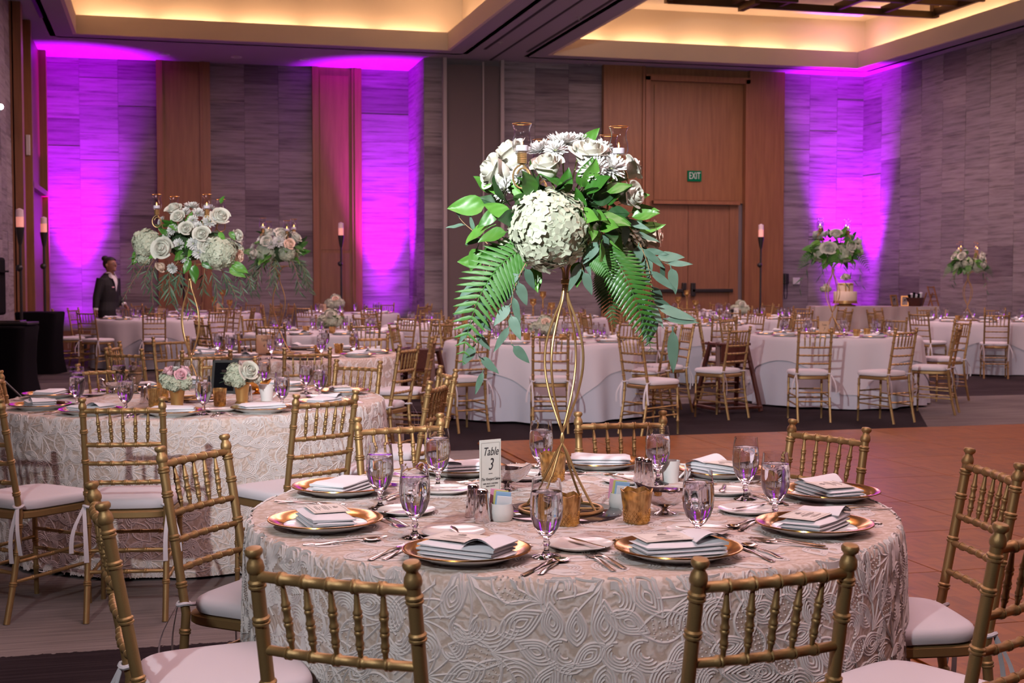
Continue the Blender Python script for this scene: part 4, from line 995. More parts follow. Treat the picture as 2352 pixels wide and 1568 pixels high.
# foreground table settings, from where they lie in the photograph
def tp(px, py): return PZ(px, py, TT)
S0 = [((1072, 1288), (1255, 1283), (1331, 1262), 'front-left'), ((1557, 1283), (1603, 1255), (1602, 1230), 'front-right'),
      ((1870, 1225), (1780, 1199), (1716, 1180), 'right end'), ((1903, 1148), (1712, 1150), (1665, 1137), 'back-right'),
      ((1655, 1096), (1511, 1114), (1440, 1112), 'back centre-right'), ((1378, 1076), (1243, 1098), (1205, 1103), 'back middle'),
      ((1062, 1092), (1006, 1123), (1020, 1134), 'back centre-left'), ((785, 1136), (873, 1171), (934, 1182), 'back-left'), ((748, 1216), (953, 1238), (1042, 1234), 'left end')]
dd = 'numbered lace table'
for i, (P, g, b, pos) in enumerate(S0): setting(t0, tp(*P), dd, pos, 0, tp(*g), tp(*b), menu=(i not in (5, 6, 7)))
# second lace table
S1 = [((395, 958), (289, 951)), ((195, 955), (178, 938)), ((105, 940), (178, 925)), ((135, 915), (312, 905)), ((300, 893), None), ((470, 886), (607, 895)), ((650, 893), (703, 905)), ((770, 908), (735, 918)), ((790, 935), (648, 940)), ((640, 955), (468, 954))]
P1 = ['front middle', 'front-left', 'left end', 'farther left', 'back-left', 'back middle', 'back-right', 'farther right', 'right end', 'front-right']
for (P, g), pos in zip(S1, P1):
    c = Vector(t1); q = Vector(tp(*P)); u = (q - c).normalized(); q = c + u * .84
    setting(t1, (q.x, q.y), 'lace table with pink bouquet', pos, 1, tp(*g) if g else None, menu=(P[0] in (105, 770)))

# ---------------------------------------------------------------- table-top pieces
def votive(px, py, label, h=.085, r=.040, group='mercury glass votives', scallop=True, XY=None):
    m = MB(); n = 24; prof = [(.001, 0), (r * .72, 0), (r * .76, .004), (r * .84, h * .4), (r, h), (r - .003, h), (r * .80, h * .4), (r * .70, .006), (.001, .006)]
    m.lathe(prof, n)
    if scallop:
        m.v = [(x * (1 + .03 * math.cos(6 * math.atan2(y, x)) * (z / h)), y * (1 + .03 * math.cos(6 * math.atan2(y, x)) * (z / h)), z + (.004 * math.cos(6 * math.atan2(y, x)) if z > h * .95 else 0)) for x, y, z in m.v]
    e = empty('votive_holder', label, 'candle holder', group=group); p = XY or tp(px, py); at(e, p[0], p[1], TZ, 0)
    g = link('glass_cup', m.mesh('glass_cup', M['mercury']), e)
    if h > .07:
        b = MB()
        for j in range(5):
            for k in range(20):
                a = 2 * PI * (k + .5 * (j % 2)) / 20; z = .008 + j * .0075; rr = r * (.77 + .15 * z / h); b.ball((rr * math.cos(a), rr * math.sin(a), z), .0035, 5, 3)
        s = link('hobnails', b.mesh('hobnails', M['mercury']), g); s['kind'] = 'stuff'
    c = link('candle', MB().lathe([(.001, .008), (.019, .008), (.019, .022), (.001, .022)], 14).mesh('candle', M['wax']), e)
    link('flame', MB().lathe([(.0005, .022), (.0035, .028), (.003, .034), (.0004, .042)], 8).mesh('flame', M['flame']), c)
    return e
votive(1302, 1210, 'amber mercury votive in front of the centrepiece base'); votive(1462, 1204, 'scalloped amber mercury votive right of the centrepiece base', .092, .044); votive(1270, 1108, 'amber mercury votive behind the centrepiece wires', .095, .046)
def shaker(px, py, label, XY=None, group='chrome shakers'):
    e = empty('shaker', label, 'shaker', group=group); p = XY or tp(px, py); at(e, p[0], p[1], TZ, 0)
    link('body', MB().lathe([(.001, 0), (.0225, 0), (.0235, .003), (.0165, .075), (.0160, .080)], 24).mesh('body', M['chrome']), e)
    link('cap', MB().lathe([(.0165, .079), (.0165, .086), (.0135, .0915), (.006, .094), (.001, .0945)], 24).mesh('cap', M['chrome']), e)
shaker(1087, 1190, 'left chrome shaker of the pair before the table number'); shaker(1108, 1203, 'right chrome shaker of the pair before the table number')
shaker(1470, 1118, 'left chrome shaker behind the silver sauce boat'); shaker(1487, 1122, 'right chrome shaker behind the silver sauce boat')
def sugar(px, py, label):
    e = empty('sugar_caddy', label, 'sugar bowl', group='sugar caddies'); p = tp(px, py); at(e, p[0], p[1], TZ, 0)
    link('bowl', MB().lathe([(.001, 0), (.027, 0), (.033, .010), (.0345, .025), (.031, .042), (.030, .048), (.028, .048), (.029, .04), (.031, .025), (.001, .006)], 28).mesh('bowl', M['china']), e)
    for (x, y, rz, mt, h, nm) in ((.006, -.012, .12, 'napkin', .058, 'white'), (.003, -.003, .08, 'pkbl', .069, 'blue'), (-.004, .005, .3, 'pkye', .072, 'yellow'), (-.012, .012, -.1, 'pkpk', .074, 'pink')):
        o = link('sweetener_packet', MB().box(0, 0, 0, .042, .003, .06, bev=.001).mesh('sweetener_packet', M[mt], False), e, loc=(x, y, h - .018), rot=(.12, .1, rz)); o['label'] = nm + ' packet'
sugar(1152, 1198, 'white sugar caddy with coloured packets right of the shakers'); sugar(1425, 1172, 'white sugar caddy half hidden behind the scalloped votive')
def sauce_boat(px, py, label, mt, rz, XY=None):
    e = empty('sauce_boat', label, 'sauce boat'); p = XY or tp(px, py); at(e, p[0], p[1], TZ, rz)
    m = MB()
    def fn(u, v, k=1.0):
        a = 2 * PI * u; t = v; sp = max(0, math.cos(a)) ** 6
        rx = (.018 + .052 * math.sin(t * PI / 2) * (1 + .35 * sp * t)) * k; ry = (.016 + .030 * math.sin(t * PI / 2)) * k
        z = .022 + .048 * t ** 1.4 + .020 * t * t * (sp + .5 * max(0, -math.cos(a)) ** 4)
        return (rx * math.cos(a), ry * math.sin(a), z)
    m.grid(lambda u, v: fn(u, v), 32, 8); m.grid(lambda u, v: fn(1 - u, v, .95), 32, 8)
    m.lathe([(.001, 0), (.030, 0), (.031, .003), (.016, .009), (.010, .016), (.017, .023)], 24); b = link('bowl', m.mesh('bowl', M[mt]), e)
    link('handle', MB().tube([(-.055, 0, .078), (-.078, 0, .092), (-.092, 0, .078), (-.086, 0, .056), (-.055, 0, .040)], [.004, .005, .0045, .004, .003], 8).mesh('handle', M[mt]), e)
sauce_boat(1527, 1184, 'silver sauce boat right of the votives', 'chrome', PI * .93); sauce_boat(1165, 1128, 'bronze-toned sauce boat behind the table number', 'chrome', -.5)
def creamer(px, py, label, s=1.0):
    e = empty('creamer_jug', label, 'jug', group='white creamers'); p = tp(px, py); at(e, p[0], p[1], TZ, 0)
    def fn(u, v, k):
        a = 2 * PI * u; sp = max(0, math.cos(a - PI)) ** 8; r = (.030 + .006 * v + .012 * sp * v * v) * s - k; return (r * math.cos(a), r * math.sin(a), (.003 + .082 * v + .006 * sp * v ** 4) * s)
    m = MB(); m.grid(lambda u, v: fn(u, v, 0), 28, 8); m.grid(lambda u, v: fn(1 - u, v, .003), 28, 8); m.lathe([(.001, 0), (.03 * s, 0), (.03 * s, .004)], 28); link('body', m.mesh('body', M['china']), e)
    link('handle', MB().tube([(.033 * s, 0, .07 * s), (.055 * s, 0, .068 * s), (.060 * s, 0, .045 * s), (.034 * s, 0, .018 * s)], .0045 * s, 8).mesh('handle', M['china']), e)
creamer(1540, 1110, 'white creamer jug at the back right of the numbered table', .85); creamer(613, 922, 'white creamer jug on the second lace table', 1.05)
# table number card
def number_card(X, Y, w, h, rz, label, lines, mt='card', stand='china'):
    e = empty('table_number_card', label, 'table number'); at(e, X, Y, TZ, rz)
    c = link('card', MB().box(0, 0, h / 2 + .004, w, .003, h).mesh('card', M[mt], False), e)
    b = MB(); k = .94
    for (x, z, sx, sz) in ((0, h * .97 - .004, w * .86, .001), (0, .012, w * .86, .001), (-w * .43, h / 2, .001, h * .90), (w * .43, h / 2, .001, h * .90)): b.box(x, -.0018, z + .004, sx, .0004, sz)
    link('border', b.mesh('border', M['greyink'], False), c)
    for txt, size, z, sh in lines:
        link('lettering', text_mesh(txt, size, M['ink'], sh, .0002), c, loc=(0, -.0020, z), rot=(PI / 2, 0, 0)).scale = (.72, 1, 1)
    link('holder', MB().box(0, 0, .004, w * .8, .03, .008, bev=.002).mesh('holder', M[stand], False), e)
    return e
q = tp(1126, 1146)
number_card(q[0], q[1], .078, .175, .62, 'cream card reading Table 3 standing behind the shakers', [('Table', .036, .142, .35), ('3', .052, .102, .3), ('—', .02, .076, 0), ('The Vineyard Salon', .0125, .058, .35), ('NAPA VALLEY, CALIFORNIA', .0062, .044, 0), ('WINE COUNTRY', .0062, .036, 0)])
number_card(*tx(605, 11.5), .125, .17, .05, 'tan table number card on the third lace table', [('Table', .035, .13, .35), ('4', .05, .08, .3)], 'tan')
number_card(*tx(1893, 15.1), .11, .17, -.1, 'beige table number card before the cake', [('Table', .035, .13, .35), ('7', .05, .08, .3)], 'tan')
number_card(*tx(371, 20.9), .12, .18, 0, 'beige table number card on the far-left table', [('Table', .035, .13, .35), ('8', .05, .08, .3)], 'tan')
number_card(*tx(1688, 21.2), .12, .18, 0, 'pale number card leaning by the round hydrangea', [('Table', .035, .13, .35), ('9', .05, .08, .3)])
number_card(*tx(505, 24.0), .12, .2, 0, 'tan number card on the rear table under the left pilaster', [('Table', .035, .14, .35), ('11', .06, .08, .3)], 'tan')
number_card(*tx(742, 24.2), .12, .18, 0, 'tan number card on the rear table beside the torch lamp', [('Table', .035, .13, .35), ('12', .05, .08, .3)], 'tan')
number_card(*tx(2172, 20.1), .05, .18, .9, 'narrow tan card on the far-right table', [], 'tan')
# black sign frame on the second table
q = tp(513, 906)
e = empty('sign_frame', 'black picture frame with a dark glossy face on the second lace table', 'frame'); at(e, q[0], q[1], TZ, -.06)
fr = MB(); w_, h_ = .15, .20
for (x, z, sx, sz) in ((0, h_ - .008, w_, .016), (0, .008, w_, .016), (-w_ / 2 + .008, h_ / 2, .016, h_ - .032), (w_ / 2 - .008, h_ / 2, .016, h_ - .032)): fr.box(x, 0, z, sx, .016, sz)
fo = link('frame', fr.mesh('frame', M['blackmetal'], False), e, rot=(-.30, 0, 0)); link('panel', MB().box(0, .003, h_ / 2, w_ - .03, .006, h_ - .03).mesh('panel', M['blackglass'], False), fo)
link('easel_leg', MB().box(0, .06, .07, .03, .004, .15, mtx=Matrix.Rotation(.5, 3, 'X')).mesh('easel_leg', M['blackmetal'], False), e)
votive(355, 936, 'mercury glass votive with vertical ribs, left on the second table', .095, .036, scallop=False); votive(505, 935, 'mercury glass votive beside the white rose vase', .095, .037, scallop=False); votive(375, 915, 'amber votive behind the ribbed one on the second table', .09, .036, scallop=False)
shaker(331, 928, 'chrome shaker left of the ribbed votive on the second table'); shaker(571, 924, 'chrome shaker right of the white rose vase on the second table'); shaker(340, 921, 'chrome shaker behind another on the second table')
sauce_boat(590, 906, 'copper-toned sauce boat on the second lace table', 'gold_rim', .4); sauce_boat(262, 905, 'chrome sauce boat at the left of the second lace table', 'chrome', .2)
# ---------------------------------------------------------------- flowers
def rose_mesh(seed, mt, r=.036, h=.05):
    rn = random.Random(seed); m = MB(); ga = 2.4; n = 18
    for k in range(n):
        f = k / (n - 1); r0 = r * (.05 + .25 * f); r1 = r * (.16 + .72 * f ** 1.05); hh = h * (1.13 - .27 * f ** 1.2) * rn.uniform(.97, 1.03); z0 = h * .04; a0 = k * ga + rn.uniform(-.25, .25); wid = 2.5 - .75 * f; flare = max(0, f - .45) * 1.1
        def fn(u, v, r0=r0, r1=r1, hh=hh, a0=a0, wid=wid, flare=flare, k=k):
            s = (u - .5) * 2; a = a0 + s * wid * .5 * (.45 + .55 * math.sin(PI * min(1, .12 + .55 * v)))
            edge = 1 - .13 * abs(s) ** 2.5 * v; e = max(0, v - .74) / .26
            rr = r0 + (r1 - r0) * math.sin(min(1, v * 1.15) * PI / 2) ** 1.1 + flare * r * .55 * e ** 1.5 + r * .05 * s * (1 if k % 2 else -1) * v
            z = z0 + hh * (v - .10 * flare * e * e * 2.2) * edge
            return (rr * math.cos(a), rr * math.sin(a), z)
        m.grid(fn, 8, 8)
    m.lathe([(.001, -.006), (r * .3, -.002), (r * .5, h * .12), (r * .78, h * .50), (r * .66, h * .68), (r * .42, h * .84), (r * .2, h * .96), (.001, h * 1.02)], 16)
    return m.mesh('rose', M[mt], True, 80)
def hydrangea_mesh(seed, R=.085, nfl=130, mt='hydr', pr=.013):
    rn = random.Random(seed); m = MB()
    for k in range(nfl):
        z = 1 - 2 * (k + .5) / nfl; ph = k * 2.39996; s = math.sqrt(1 - z * z); n = Vector((s * math.cos(ph), s * math.sin(ph), z)); c = n * (R * rn.uniform(.90, 1.04))
        t = n.orthogonal().normalized(); t.rotate(Matrix.Rotation(rn.uniform(0, 6), 3, n)); b = n.cross(t)
        nn = (n + Vector((rn.uniform(-.35, .35), rn.uniform(-.35, .35), rn.uniform(-.35, .35)))).normalized(); t = (t - nn * t.dot(nn)).normalized(); b = nn.cross(t)
        for q in range(4):
            a = q * PI / 2; d = t * math.cos(a) + b * math.sin(a); e = -t * math.sin(a) + b * math.cos(a); p = pr * rn.uniform(.9, 1.2); up = rn.uniform(.1, .5) * p
            vs = [c, c + d * p * .5 + e * p * .52 + nn * up * .6, c + d * p * 1.15 + e * p * .3 + nn * up * .2, c + d * p * 1.2 - e * p * .3 + nn * up * .5, c + d * p * .5 - e * p * .52 + nn * up * .6, c + d * p * .7 + nn * up * .15]
            m.add(vs, [(0, 1, 5), (1, 2, 5), (2, 3, 5), (3, 4, 5), (4, 0, 5)])
    return m.mesh('hydrangea', M[mt], True, 30)
def mum_mesh(seed, r=.042, ragged=1.0):
    rn = random.Random(seed); m = MB(); m2 = MB()
    for (n, el, ln) in ((24, .06, 1.0), (21, .30, .95), (18, .58, .82), (13, .90, .62), (8, 1.2, .45)):
        for k in range(n):
            a = 2 * PI * (k + rn.random() * .7) / n; e = el + rn.uniform(-.12, .12); w = r * .075; L_ = r * ln * rn.uniform(.85, 1.1)
            d = Vector((math.cos(a), math.sin(a), 0)); sd = Vector((-math.sin(a), math.cos(a), 0))
            vs = []
            for i, (t, ww) in enumerate(((.05, .5), (.35, .9), (.7, 1.1), (.92, .9), (1.0, .15))):
                c = d * (L_ * t * math.cos(e)) + Vector((0, 0, L_ * t * math.sin(e) + r * .12 + .12 * r * t * t)); vs += [c + sd * w * ww, c - Vector((0, 0, w * .55 * ww)), c - sd * w * ww]
            m.add(vs, [(i * 3 + j, (i + 1) * 3 + j, (i + 1) * 3 + j + 1, i * 3 + j + 1) for i in range(4) for j in range(2)])
    m.cur = 1; m.ball((0, 0, r * .22), r * .16, 8, 5, .7)
    return m.mesh('chrysanthemum', [M['mum'], M['mumc']], True, 60)
def leaf_mesh(name, ln, w, mt, tip=1.0, droop=.2, fold=.25, nu=4, nv=8, stem=.02):
    m = MB()
    def fn(u, v):
        s = (u - .5) * 2; ww = w * (math.sin(PI * v ** (.72 * tip)) ** .85) * (1 - .12 * v) if 0 < v < 1 else 0
        x = s * ww * .5; y = stem + ln * v; z = fold * abs(x) - droop * ln * v * v + .03 * ln * math.sin(v * 9) * abs(s)
        return (x, y, z)
    m.grid(fn, nu, nv); m.tube([(0, 0, .0), (0, stem, 0), (0, stem + ln * .5, -droop * ln * .25 - .0012), (0, stem + ln * .95, -droop * ln * .9 - .001)], [.0018, .0014, .001, .0004], 5)
    return m.mesh(name, M[mt], True, 80)
LEAF = [leaf_mesh('salal_leaf', .105, .062, 'leaf', 1.0, .18, .28), leaf_mesh('salal_leaf', .095, .055, 'leaf', .9, .35, .2), leaf_mesh('salal_leaf', .115, .058, 'leaf', 1.1, .05, .32)]
DLEAF = leaf_mesh('dark_leaf', .10, .058, 'darkleaf', 1, .2, .25)
ELEAF = [leaf_mesh('eucalyptus_leaf', .075, .020, 'euca', 1.0, .12, .1, 2, 7, .006), leaf_mesh('eucalyptus_leaf', .060, .026, 'euca', .95, .2, .1, 2, 7, .006)]
WLEAF = leaf_mesh('willow_leaf', .088, .011, 'willow', 1.0, .15, .1, 2, 6, .003)
ROSE = [rose_mesh(1, 'rose', .040, .056), rose_mesh(2, 'rose', .037, .058), rose_mesh(3, 'rose', .043, .055)]
BLUSH = rose_mesh(4, 'blush', .038, .045); PINK = rose_mesh(5, 'pink', .030, .04)
HYD = [hydrangea_mesh(1, .085, 260, pr=.0145), hydrangea_mesh(2, .07, 170, pr=.0145), hydrangea_mesh(3, .045, 80, pr=.0125)]
MUM = [mum_mesh(1), mum_mesh(2, .036), mum_mesh(3, .050)]
BUDS = None
def orient(dirv, up=(0, 0, 1), roll=0.0, axis='Y'):
    d = Vector(dirv).normalized(); u = Vector(up)
    if abs(d.dot(u)) > .97: u = Vector((0, 1, 0)) if abs(d.y) < .9 else Vector((1, 0, 0))
    if axis == 'Y': y = d; x = y.cross(u).normalized(); z = x.cross(y)
    else: z = d; x = u.cross(z).normalized(); y = z.cross(x)
    mt = Matrix((x, y, z)).transposed()
    if roll: mt = mt @ Matrix.Rotation(roll, 3, axis)
    return mt.to_euler()
def fl(par, name, me, pos, d, sc=1.0, axis='Z', roll=0.0, up=(0, 0, 1)):
    return link(name, me, par, loc=pos, rot=orient(d, up, roll, axis), scale=sc)
def stems(par, c, pts):
    m = MB()
    for p in pts: m.tube([Vector(c), Vector(c).lerp(Vector(p), .5) + Vector((0, 0, .004)), Vector(p)], .0022, 5)
    o = link('flower_stems', m.mesh('flower_stems', M['stem']), par); o['kind'] = 'stuff'
def filler(par, c, r, n, s0, s1, up=(-.35, 1.0), front=True, rn=rnd, dark=.4):
    for k in range(n):
        a = -PI / 2 + rn.uniform(-2.0, 2.0) if front else rn.uniform(0, 2 * PI); el = rn.uniform(*up); d = Vector((math.cos(a) * math.cos(el), math.sin(a) * math.cos(el), math.sin(el) * .8))
        t = (d + Vector((rn.uniform(-.6, .6), rn.uniform(-.2, .2), rn.uniform(-.7, .3)))).normalized(); fl(par, 'dark_leaf' if rn.random() < dark else 'salal_leaf', DLEAF if rn.random() < dark else LEAF[k % 3], Vector(c) + d * r * rn.uniform(.75, 1.0), t, rn.uniform(s0, s1), 'Y', rn.uniform(-.6, .6), tuple(d))
def bez(pts, n=14):
    P = [Vector(p) for p in pts]; out = []
    for i in range(n + 1):
        t = i / n; q = P[:]
        while len(q) > 1: q = [q[j].lerp(q[j + 1], t) for j in range(len(q) - 1)]
        out.append(q[0])
    return out
def frond(par, pts, width, n=26, mt='fern', face=(0, -1, .2), lab=None):
    """fern frond: arching midrib with one leaflet each side at every node"""
    c = bez(pts, n); m = MB(); m.tube(c, [.0026 - .0018 * i / n for i in range(n + 1)], 5); fc = Vector(face).normalized()
    for i in range(2, n + 1):
        t = i / n; d = (c[min(i + 1, n)] - c[i - 1]).normalized(); sd = d.cross(fc).normalized(); ln = width * (math.sin(PI * (t * .86 + .10)) ** .8) * (1.12 - .35 * t); w = min(.0068, ln * .12)
        for s in (-1, 1):
            dr = (sd * s + d * .38 - Vector((0, 0, .10))).normalized(); nm = dr.cross(d * s).normalized()
            vs = []
            for (q, ww) in ((0, .5), (.2, 1.0), (.55, .85), (.85, .5), (1, .08)):
                b = c[i] + dr * ln * q - nm * ln * .06 * q * q + d * ln * .10 * q * q; vs += [b + d * w * ww, b + nm * .0012, b - d * w * ww]
            m.add(vs, [(k * 3 + j, (k + 1) * 3 + j, (k + 1) * 3 + j + 1, k * 3 + j + 1) for k in range(4) for j in range(2)])
    o = link('fern_frond', m.mesh('fern_frond', M[mt], True, 70), par)
    if lab: o['label'] = lab
    return o
def branch(par, pts, leaves, lm, n=10, name='eucalyptus_branch', sc=1.0, twig='twig', spread=.9, rn=rnd, r=.0018):
    c = bez(pts, n * 2); b = link(name, MB().tube(c, [r - r * .6 * i / (2 * n) for i in range(2 * n + 1)], 5).mesh(name, M[twig]), par)
    for k in range(leaves):
        i = 3 + int((2 * n - 3) * k / max(1, leaves - 1)); d = (c[min(i + 1, 2 * n)] - c[i - 1]).normalized(); s = 1 if k % 2 else -1
        sd = d.cross(Vector((rn.uniform(-.3, .3), -1, rn.uniform(-.3, .3)))).normalized()
        dr = d * rn.uniform(.5, 1.1) + sd * s * spread * rn.uniform(.6, 1.1) + Vector((0, rn.uniform(-.4, .4), -.25))
        link(name.split('_')[0] + '_leaf', rn.choice(lm) if isinstance(lm, list) else lm, b, loc=c[i], rot=orient(dr, (0, -1, .3), rn.uniform(-.5, .5)), scale=sc * rn.uniform(.8, 1.2))
    return b
# candle cup in a hurricane glass on a scrolled arm
CUPG = MB().lathe([(.012, 0), (.022, .003), (.0275, .016), (.0265, .034), (.0215, .052), (.022, .066), (.0275, .080), (.0268, .080), (.0212, .066), (.0207, .052), (.0257, .034), (.0267, .016), (.021, .0045), (.001, .002)], 22).mesh('hurricane_glass', M['thin'])
CUPR = MB().lathe([(.0270, .0795), (.0282, .0805), (.0272, .0815), (.0264, .0805)], 22).mesh('gilded_rim', M['gold_rim'])
CUPC = MB().lathe([(.001, .006), (.0165, .006), (.0170, .008), (.0170, .020), (.0155, .0215), (.001, .0205)], 16).mesh('tealight', M['wax'])
CUPF = MB().lathe([(.0004, .022), (.0020, .025), (.0024, .028), (.0012, .033), (.0003, .037)], 8).mesh('flame', M['flame'])
cm_ = MB()
for q in range(6): cm_.lathe([(.0125, -.004 - q * .0048), (.0140, -.0018 - q * .0048), (.0125, .0004 - q * .0048), (.0105, -.0018 - q * .0048)], 16, closed=True)
COIL = cm_.mesh('wire_coil', M['gold_wire'])
def cup(par, pos, ang, foot=None, detail=True):
    """pos = bottom of the glass; the scroll hangs below it towards ang"""
    x, y, z = pos; d = Vector((math.cos(ang), math.sin(ang), 0)); p0 = Vector((x, y, z - .028))
    lp = [p0 + Vector((0, 0, 0))]
    for i in range(0, 27):
        a = PI / 2 - i / 26 * 2 * PI * 1.18; rr = .032 * (1 - .45 * max(0, i / 26 - .6) / .4); lp.append(p0 + Vector((0, 0, -.036)) + d * (rr * .78 * math.cos(a)) + Vector((0, 0, rr * math.sin(a) + (.004 if i == 0 else 0))))
    lp2 = [p0, p0 - d * .018 + Vector((0, 0, -.012)), p0 - d * .026 + Vector((0, 0, -.045)), p0 - d * .028 + Vector((0, 0, -.09)), Vector(foot) if foot else p0 - d * .06 + Vector((0, 0, -.15))]
    a = link('candle_arm', MB().tube(lp, .0027, 7).tube(bez([lp2[0], lp2[1], lp2[2], lp2[3], lp2[4]], 10), .0027, 7).mesh('candle_arm', M['gold_wire']), par)
    link('wire_coil', COIL, a, loc=(x, y, z))
    g = link('hurricane_glass', CUPG, par, loc=pos); link('gilded_rim', CUPR, g)
    c = link('tealight', CUPC, par, loc=pos); link('flame', CUPF, c)
def stand(par, zt=.69, lean=0.0, mirror=True, squash=1.0):
    """four bent wires: out of a ring, crossing low, swelling, bound at the neck and opening under the bowl"""
    if mirror:
        link('mirror_base', MB().lathe([(.001, 0), (.172, 0), (.175, .002), (.175, .005), (.172, .007), (.001, .007)], 48).mesh('mirror_base', M['dkmirror']), par)
    ring_ = [(.118 * math.cos(a), .118 * math.sin(a), .013) for a in [2 * PI * i / 40 for i in range(41)]]
    link('base_ring', MB().tube(ring_, .0055, 8).tube([(-.118, 0, .013), (.118, 0, .013)], .003, 6).tube([(0, -.118, .013), (0, .118, .013)], .003, 6).mesh('base_ring', M['gold_wire']), par)
    k = zt / .69
    for q in range(4):
        a = PI / 4 + q * PI / 2 + .18; pr = [(.118, .013), (.095, .045), (.052, .11), (.018, .175), (-.004, .215), (.020, .275), (.048, .345), (.064, .42), (.060, .49), (.036, .56), (.013, .61), (.0068, .645), (.0068, .675), (.012, .70), (.045, .735), (.075, .745)]
        P = [Vector((r * math.cos(a) + lean * z, r * math.sin(a), z * k)) for r, z in pr]; sm = []
        for i in range(len(P) - 1):
            p0, p1, p2, p3 = P[max(i - 1, 0)], P[i], P[i + 1], P[min(i + 2, len(P) - 1)]
            for t in (0, .25, .5, .75): sm.append(.5 * ((2 * p1) + (p2 - p0) * t + (2 * p0 - 5 * p1 + 4 * p2 - p3) * t * t + (3 * p1 - p0 - 3 * p2 + p3) * t ** 3))
        sm.append(P[-1]); link('stand_wire', MB().tube(sm, .0036, 8).mesh('stand_wire', M['gold_wire']), par)
    link('neck_binding', MB().lathe([(.010, .655 * k), (.0125, .657 * k), (.0125, .668 * k), (.010, .67 * k)], 14, (lean * .66, 0, 0)).mesh('neck_binding', M['gold_wire']), par)
    rg = [(.075 * math.cos(a), .075 * math.sin(a), .745 * k) for a in [2 * PI * i / 28 for i in range(29)]]; link('bowl_ring', MB().tube(rg, .0034, 6).mesh('bowl_ring', M['gold_wire']), par)

# the big centrepiece, flower by flower
B0 = (1288, 1181); b0 = tp(*B0); S = F / b0[1]
e0 = empty('tall_centrepiece', 'tall gold wire centrepiece with white roses, hydrangea and ferns on the numbered table', 'centrepiece'); at(e0, b0[0], b0[1], TZ, 0)
stand(e0, .69, lean=.018)
def q3(px, py, dy=0.0):                      # local position for a flower seen at px,py, dy metres behind the stem
    X, z = PY(px, py, b0[1] + dy); return Vector((X - b0[0], dy, z - TZ))
core = MB().ball((.012, 0, .84), .105, 16, 10, .78); link('foam_ball', core.mesh('foam_ball', M['core']), e0)
for (px, py, dy, me, sc, d) in ((1262, 527, -.115, HYD[0], 1.25, (0, -1, 0)), (1440, 565, .06, HYD[1], .8, (1, .2, 0)), (1172, 580, .05, HYD[2], .9, (-1, 0, 0))): fl(e0, 'hydrangea', me, q3(px, py, dy), d, sc)
for (px, py, dy, me, sc, d, nm) in ((1152, 400, -.02, ROSE[0], 1.3, (-.9, -.35, .25), 'rose'), (1184, 372, .02, ROSE[2], 1.35, (-.55, -.2, .7), 'rose'), (1259, 396, -.06, ROSE[1], 1.15, (-.12, -.55, .85), 'rose'),
                                (1352, 368, -.03, ROSE[2], 1.25, (.1, -.45, .85), 'rose'), (1440, 452, -.03, ROSE[1], 1.05, (.75, -.6, .2), 'rose'), (1440, 392, .08, ROSE[0], 1.0, (.8, .1, .5), 'rose'),
                                (1490, 545, .06, BLUSH, 1.2, (.95, -.1, .1), 'carnation'), (1470, 600, .08, BLUSH, .9, (.8, .1, -.3), 'carnation')):
    o = fl(e0, nm, me, q3(px, py, dy) - Vector(d).normalized() * .02, d, sc)
    if nm == 'carnation': o['label'] = 'peach carnation'
for (px, py, dy, me, sc, d) in ((1292, 335, .02, MUM[2], 1.0, (.05, -.35, .95)), (1242, 350, .0, MUM[0], 1.0, (-.3, -.4, .85)), (1276, 348, -.03, MUM[1], 1.0, (0, -.7, .7)), (1364, 392, -.08, MUM[0], 1.1, (-.25, -.85, .5)), (1402, 390, -.06, MUM[2], .95, (.2, -.75, .6)),
                                (1162, 435, -.05, MUM[1], 1.0, (-.8, -.6, .2)), (1196, 405, -.04, MUM[1], 1.0, (-.4, -.6, .5)), (1330, 330, .06, MUM[0], .9, (.2, .2, 1)), (1375, 350, .08, MUM[2], .9, (.4, .3, .8))): fl(e0, 'chrysanthemum', me, q3(px, py, dy), d, sc)
LV = [((1130, 470), (1032, 475), -.03, 0), ((1150, 480), (1095, 520), -.06, 1), ((1185, 500), (1118, 472), -.08, 2), ((1175, 530), (1100, 548), -.09, 0), ((1210, 470), (1180, 425), -.05, 1), ((1340, 505), (1325, 440), -.12, 2), ((1362, 500), (1447, 510), -.12, 0),
      ((1382, 445), (1450, 415), -.10, 1), ((1440, 500), (1505, 490), -.02, 2), ((1290, 455), (1305, 400), -.07, 0), ((1225, 455), (1200, 400), -.03, 1), ((1350, 450), (1380, 420), -.02, 2), ((1330, 340), (1372, 300), .06, 1), ((1120, 600), (1060, 600), .04, 0),
      ((1100, 560), (1080, 620), .03, 1), ((1225, 600), (1232, 650), .02, 2), ((1330, 590), (1325, 640), -.05, 0), ((1395, 520), (1420, 560), -.08, 1), ((1310, 430), (1340, 470), -.05, 2), ((1180, 440), (1130, 430), -.02, 0), ((1420, 470), (1480, 450), .0, 2),
      ((1160, 560), (1110, 590), -.03, 2), ((1415, 600), (1480, 610), .0, 0), ((1260, 440), (1240, 480), -.04, 1), ((1140, 450), (1110, 420), .03, 0), ((1430, 430), (1395, 330), .09, 1)]
for (p, q, dy, k) in LV:
    a = q3(*p, dy); b = q3(*q, dy - .02); fl(e0, 'salal_leaf', LEAF[k], a, b - a, min(1.35, max(.7, (b - a).length / .12)), 'Y', rnd.uniform(-.5, .5), (0, -1, .35))
filler(e0, (.012, 0, .85), .12, 34, .65, .95, (-.2, 1.1), True)
filler(e0, (-.07, .01, .84), .13, 22, .75, 1.05, (-.5, .7), False, random.Random(5), .3)
filler(e0, (.09, .01, .83), .12, 20, .75, 1.0, (-.6, .6), False, random.Random(9), .4)
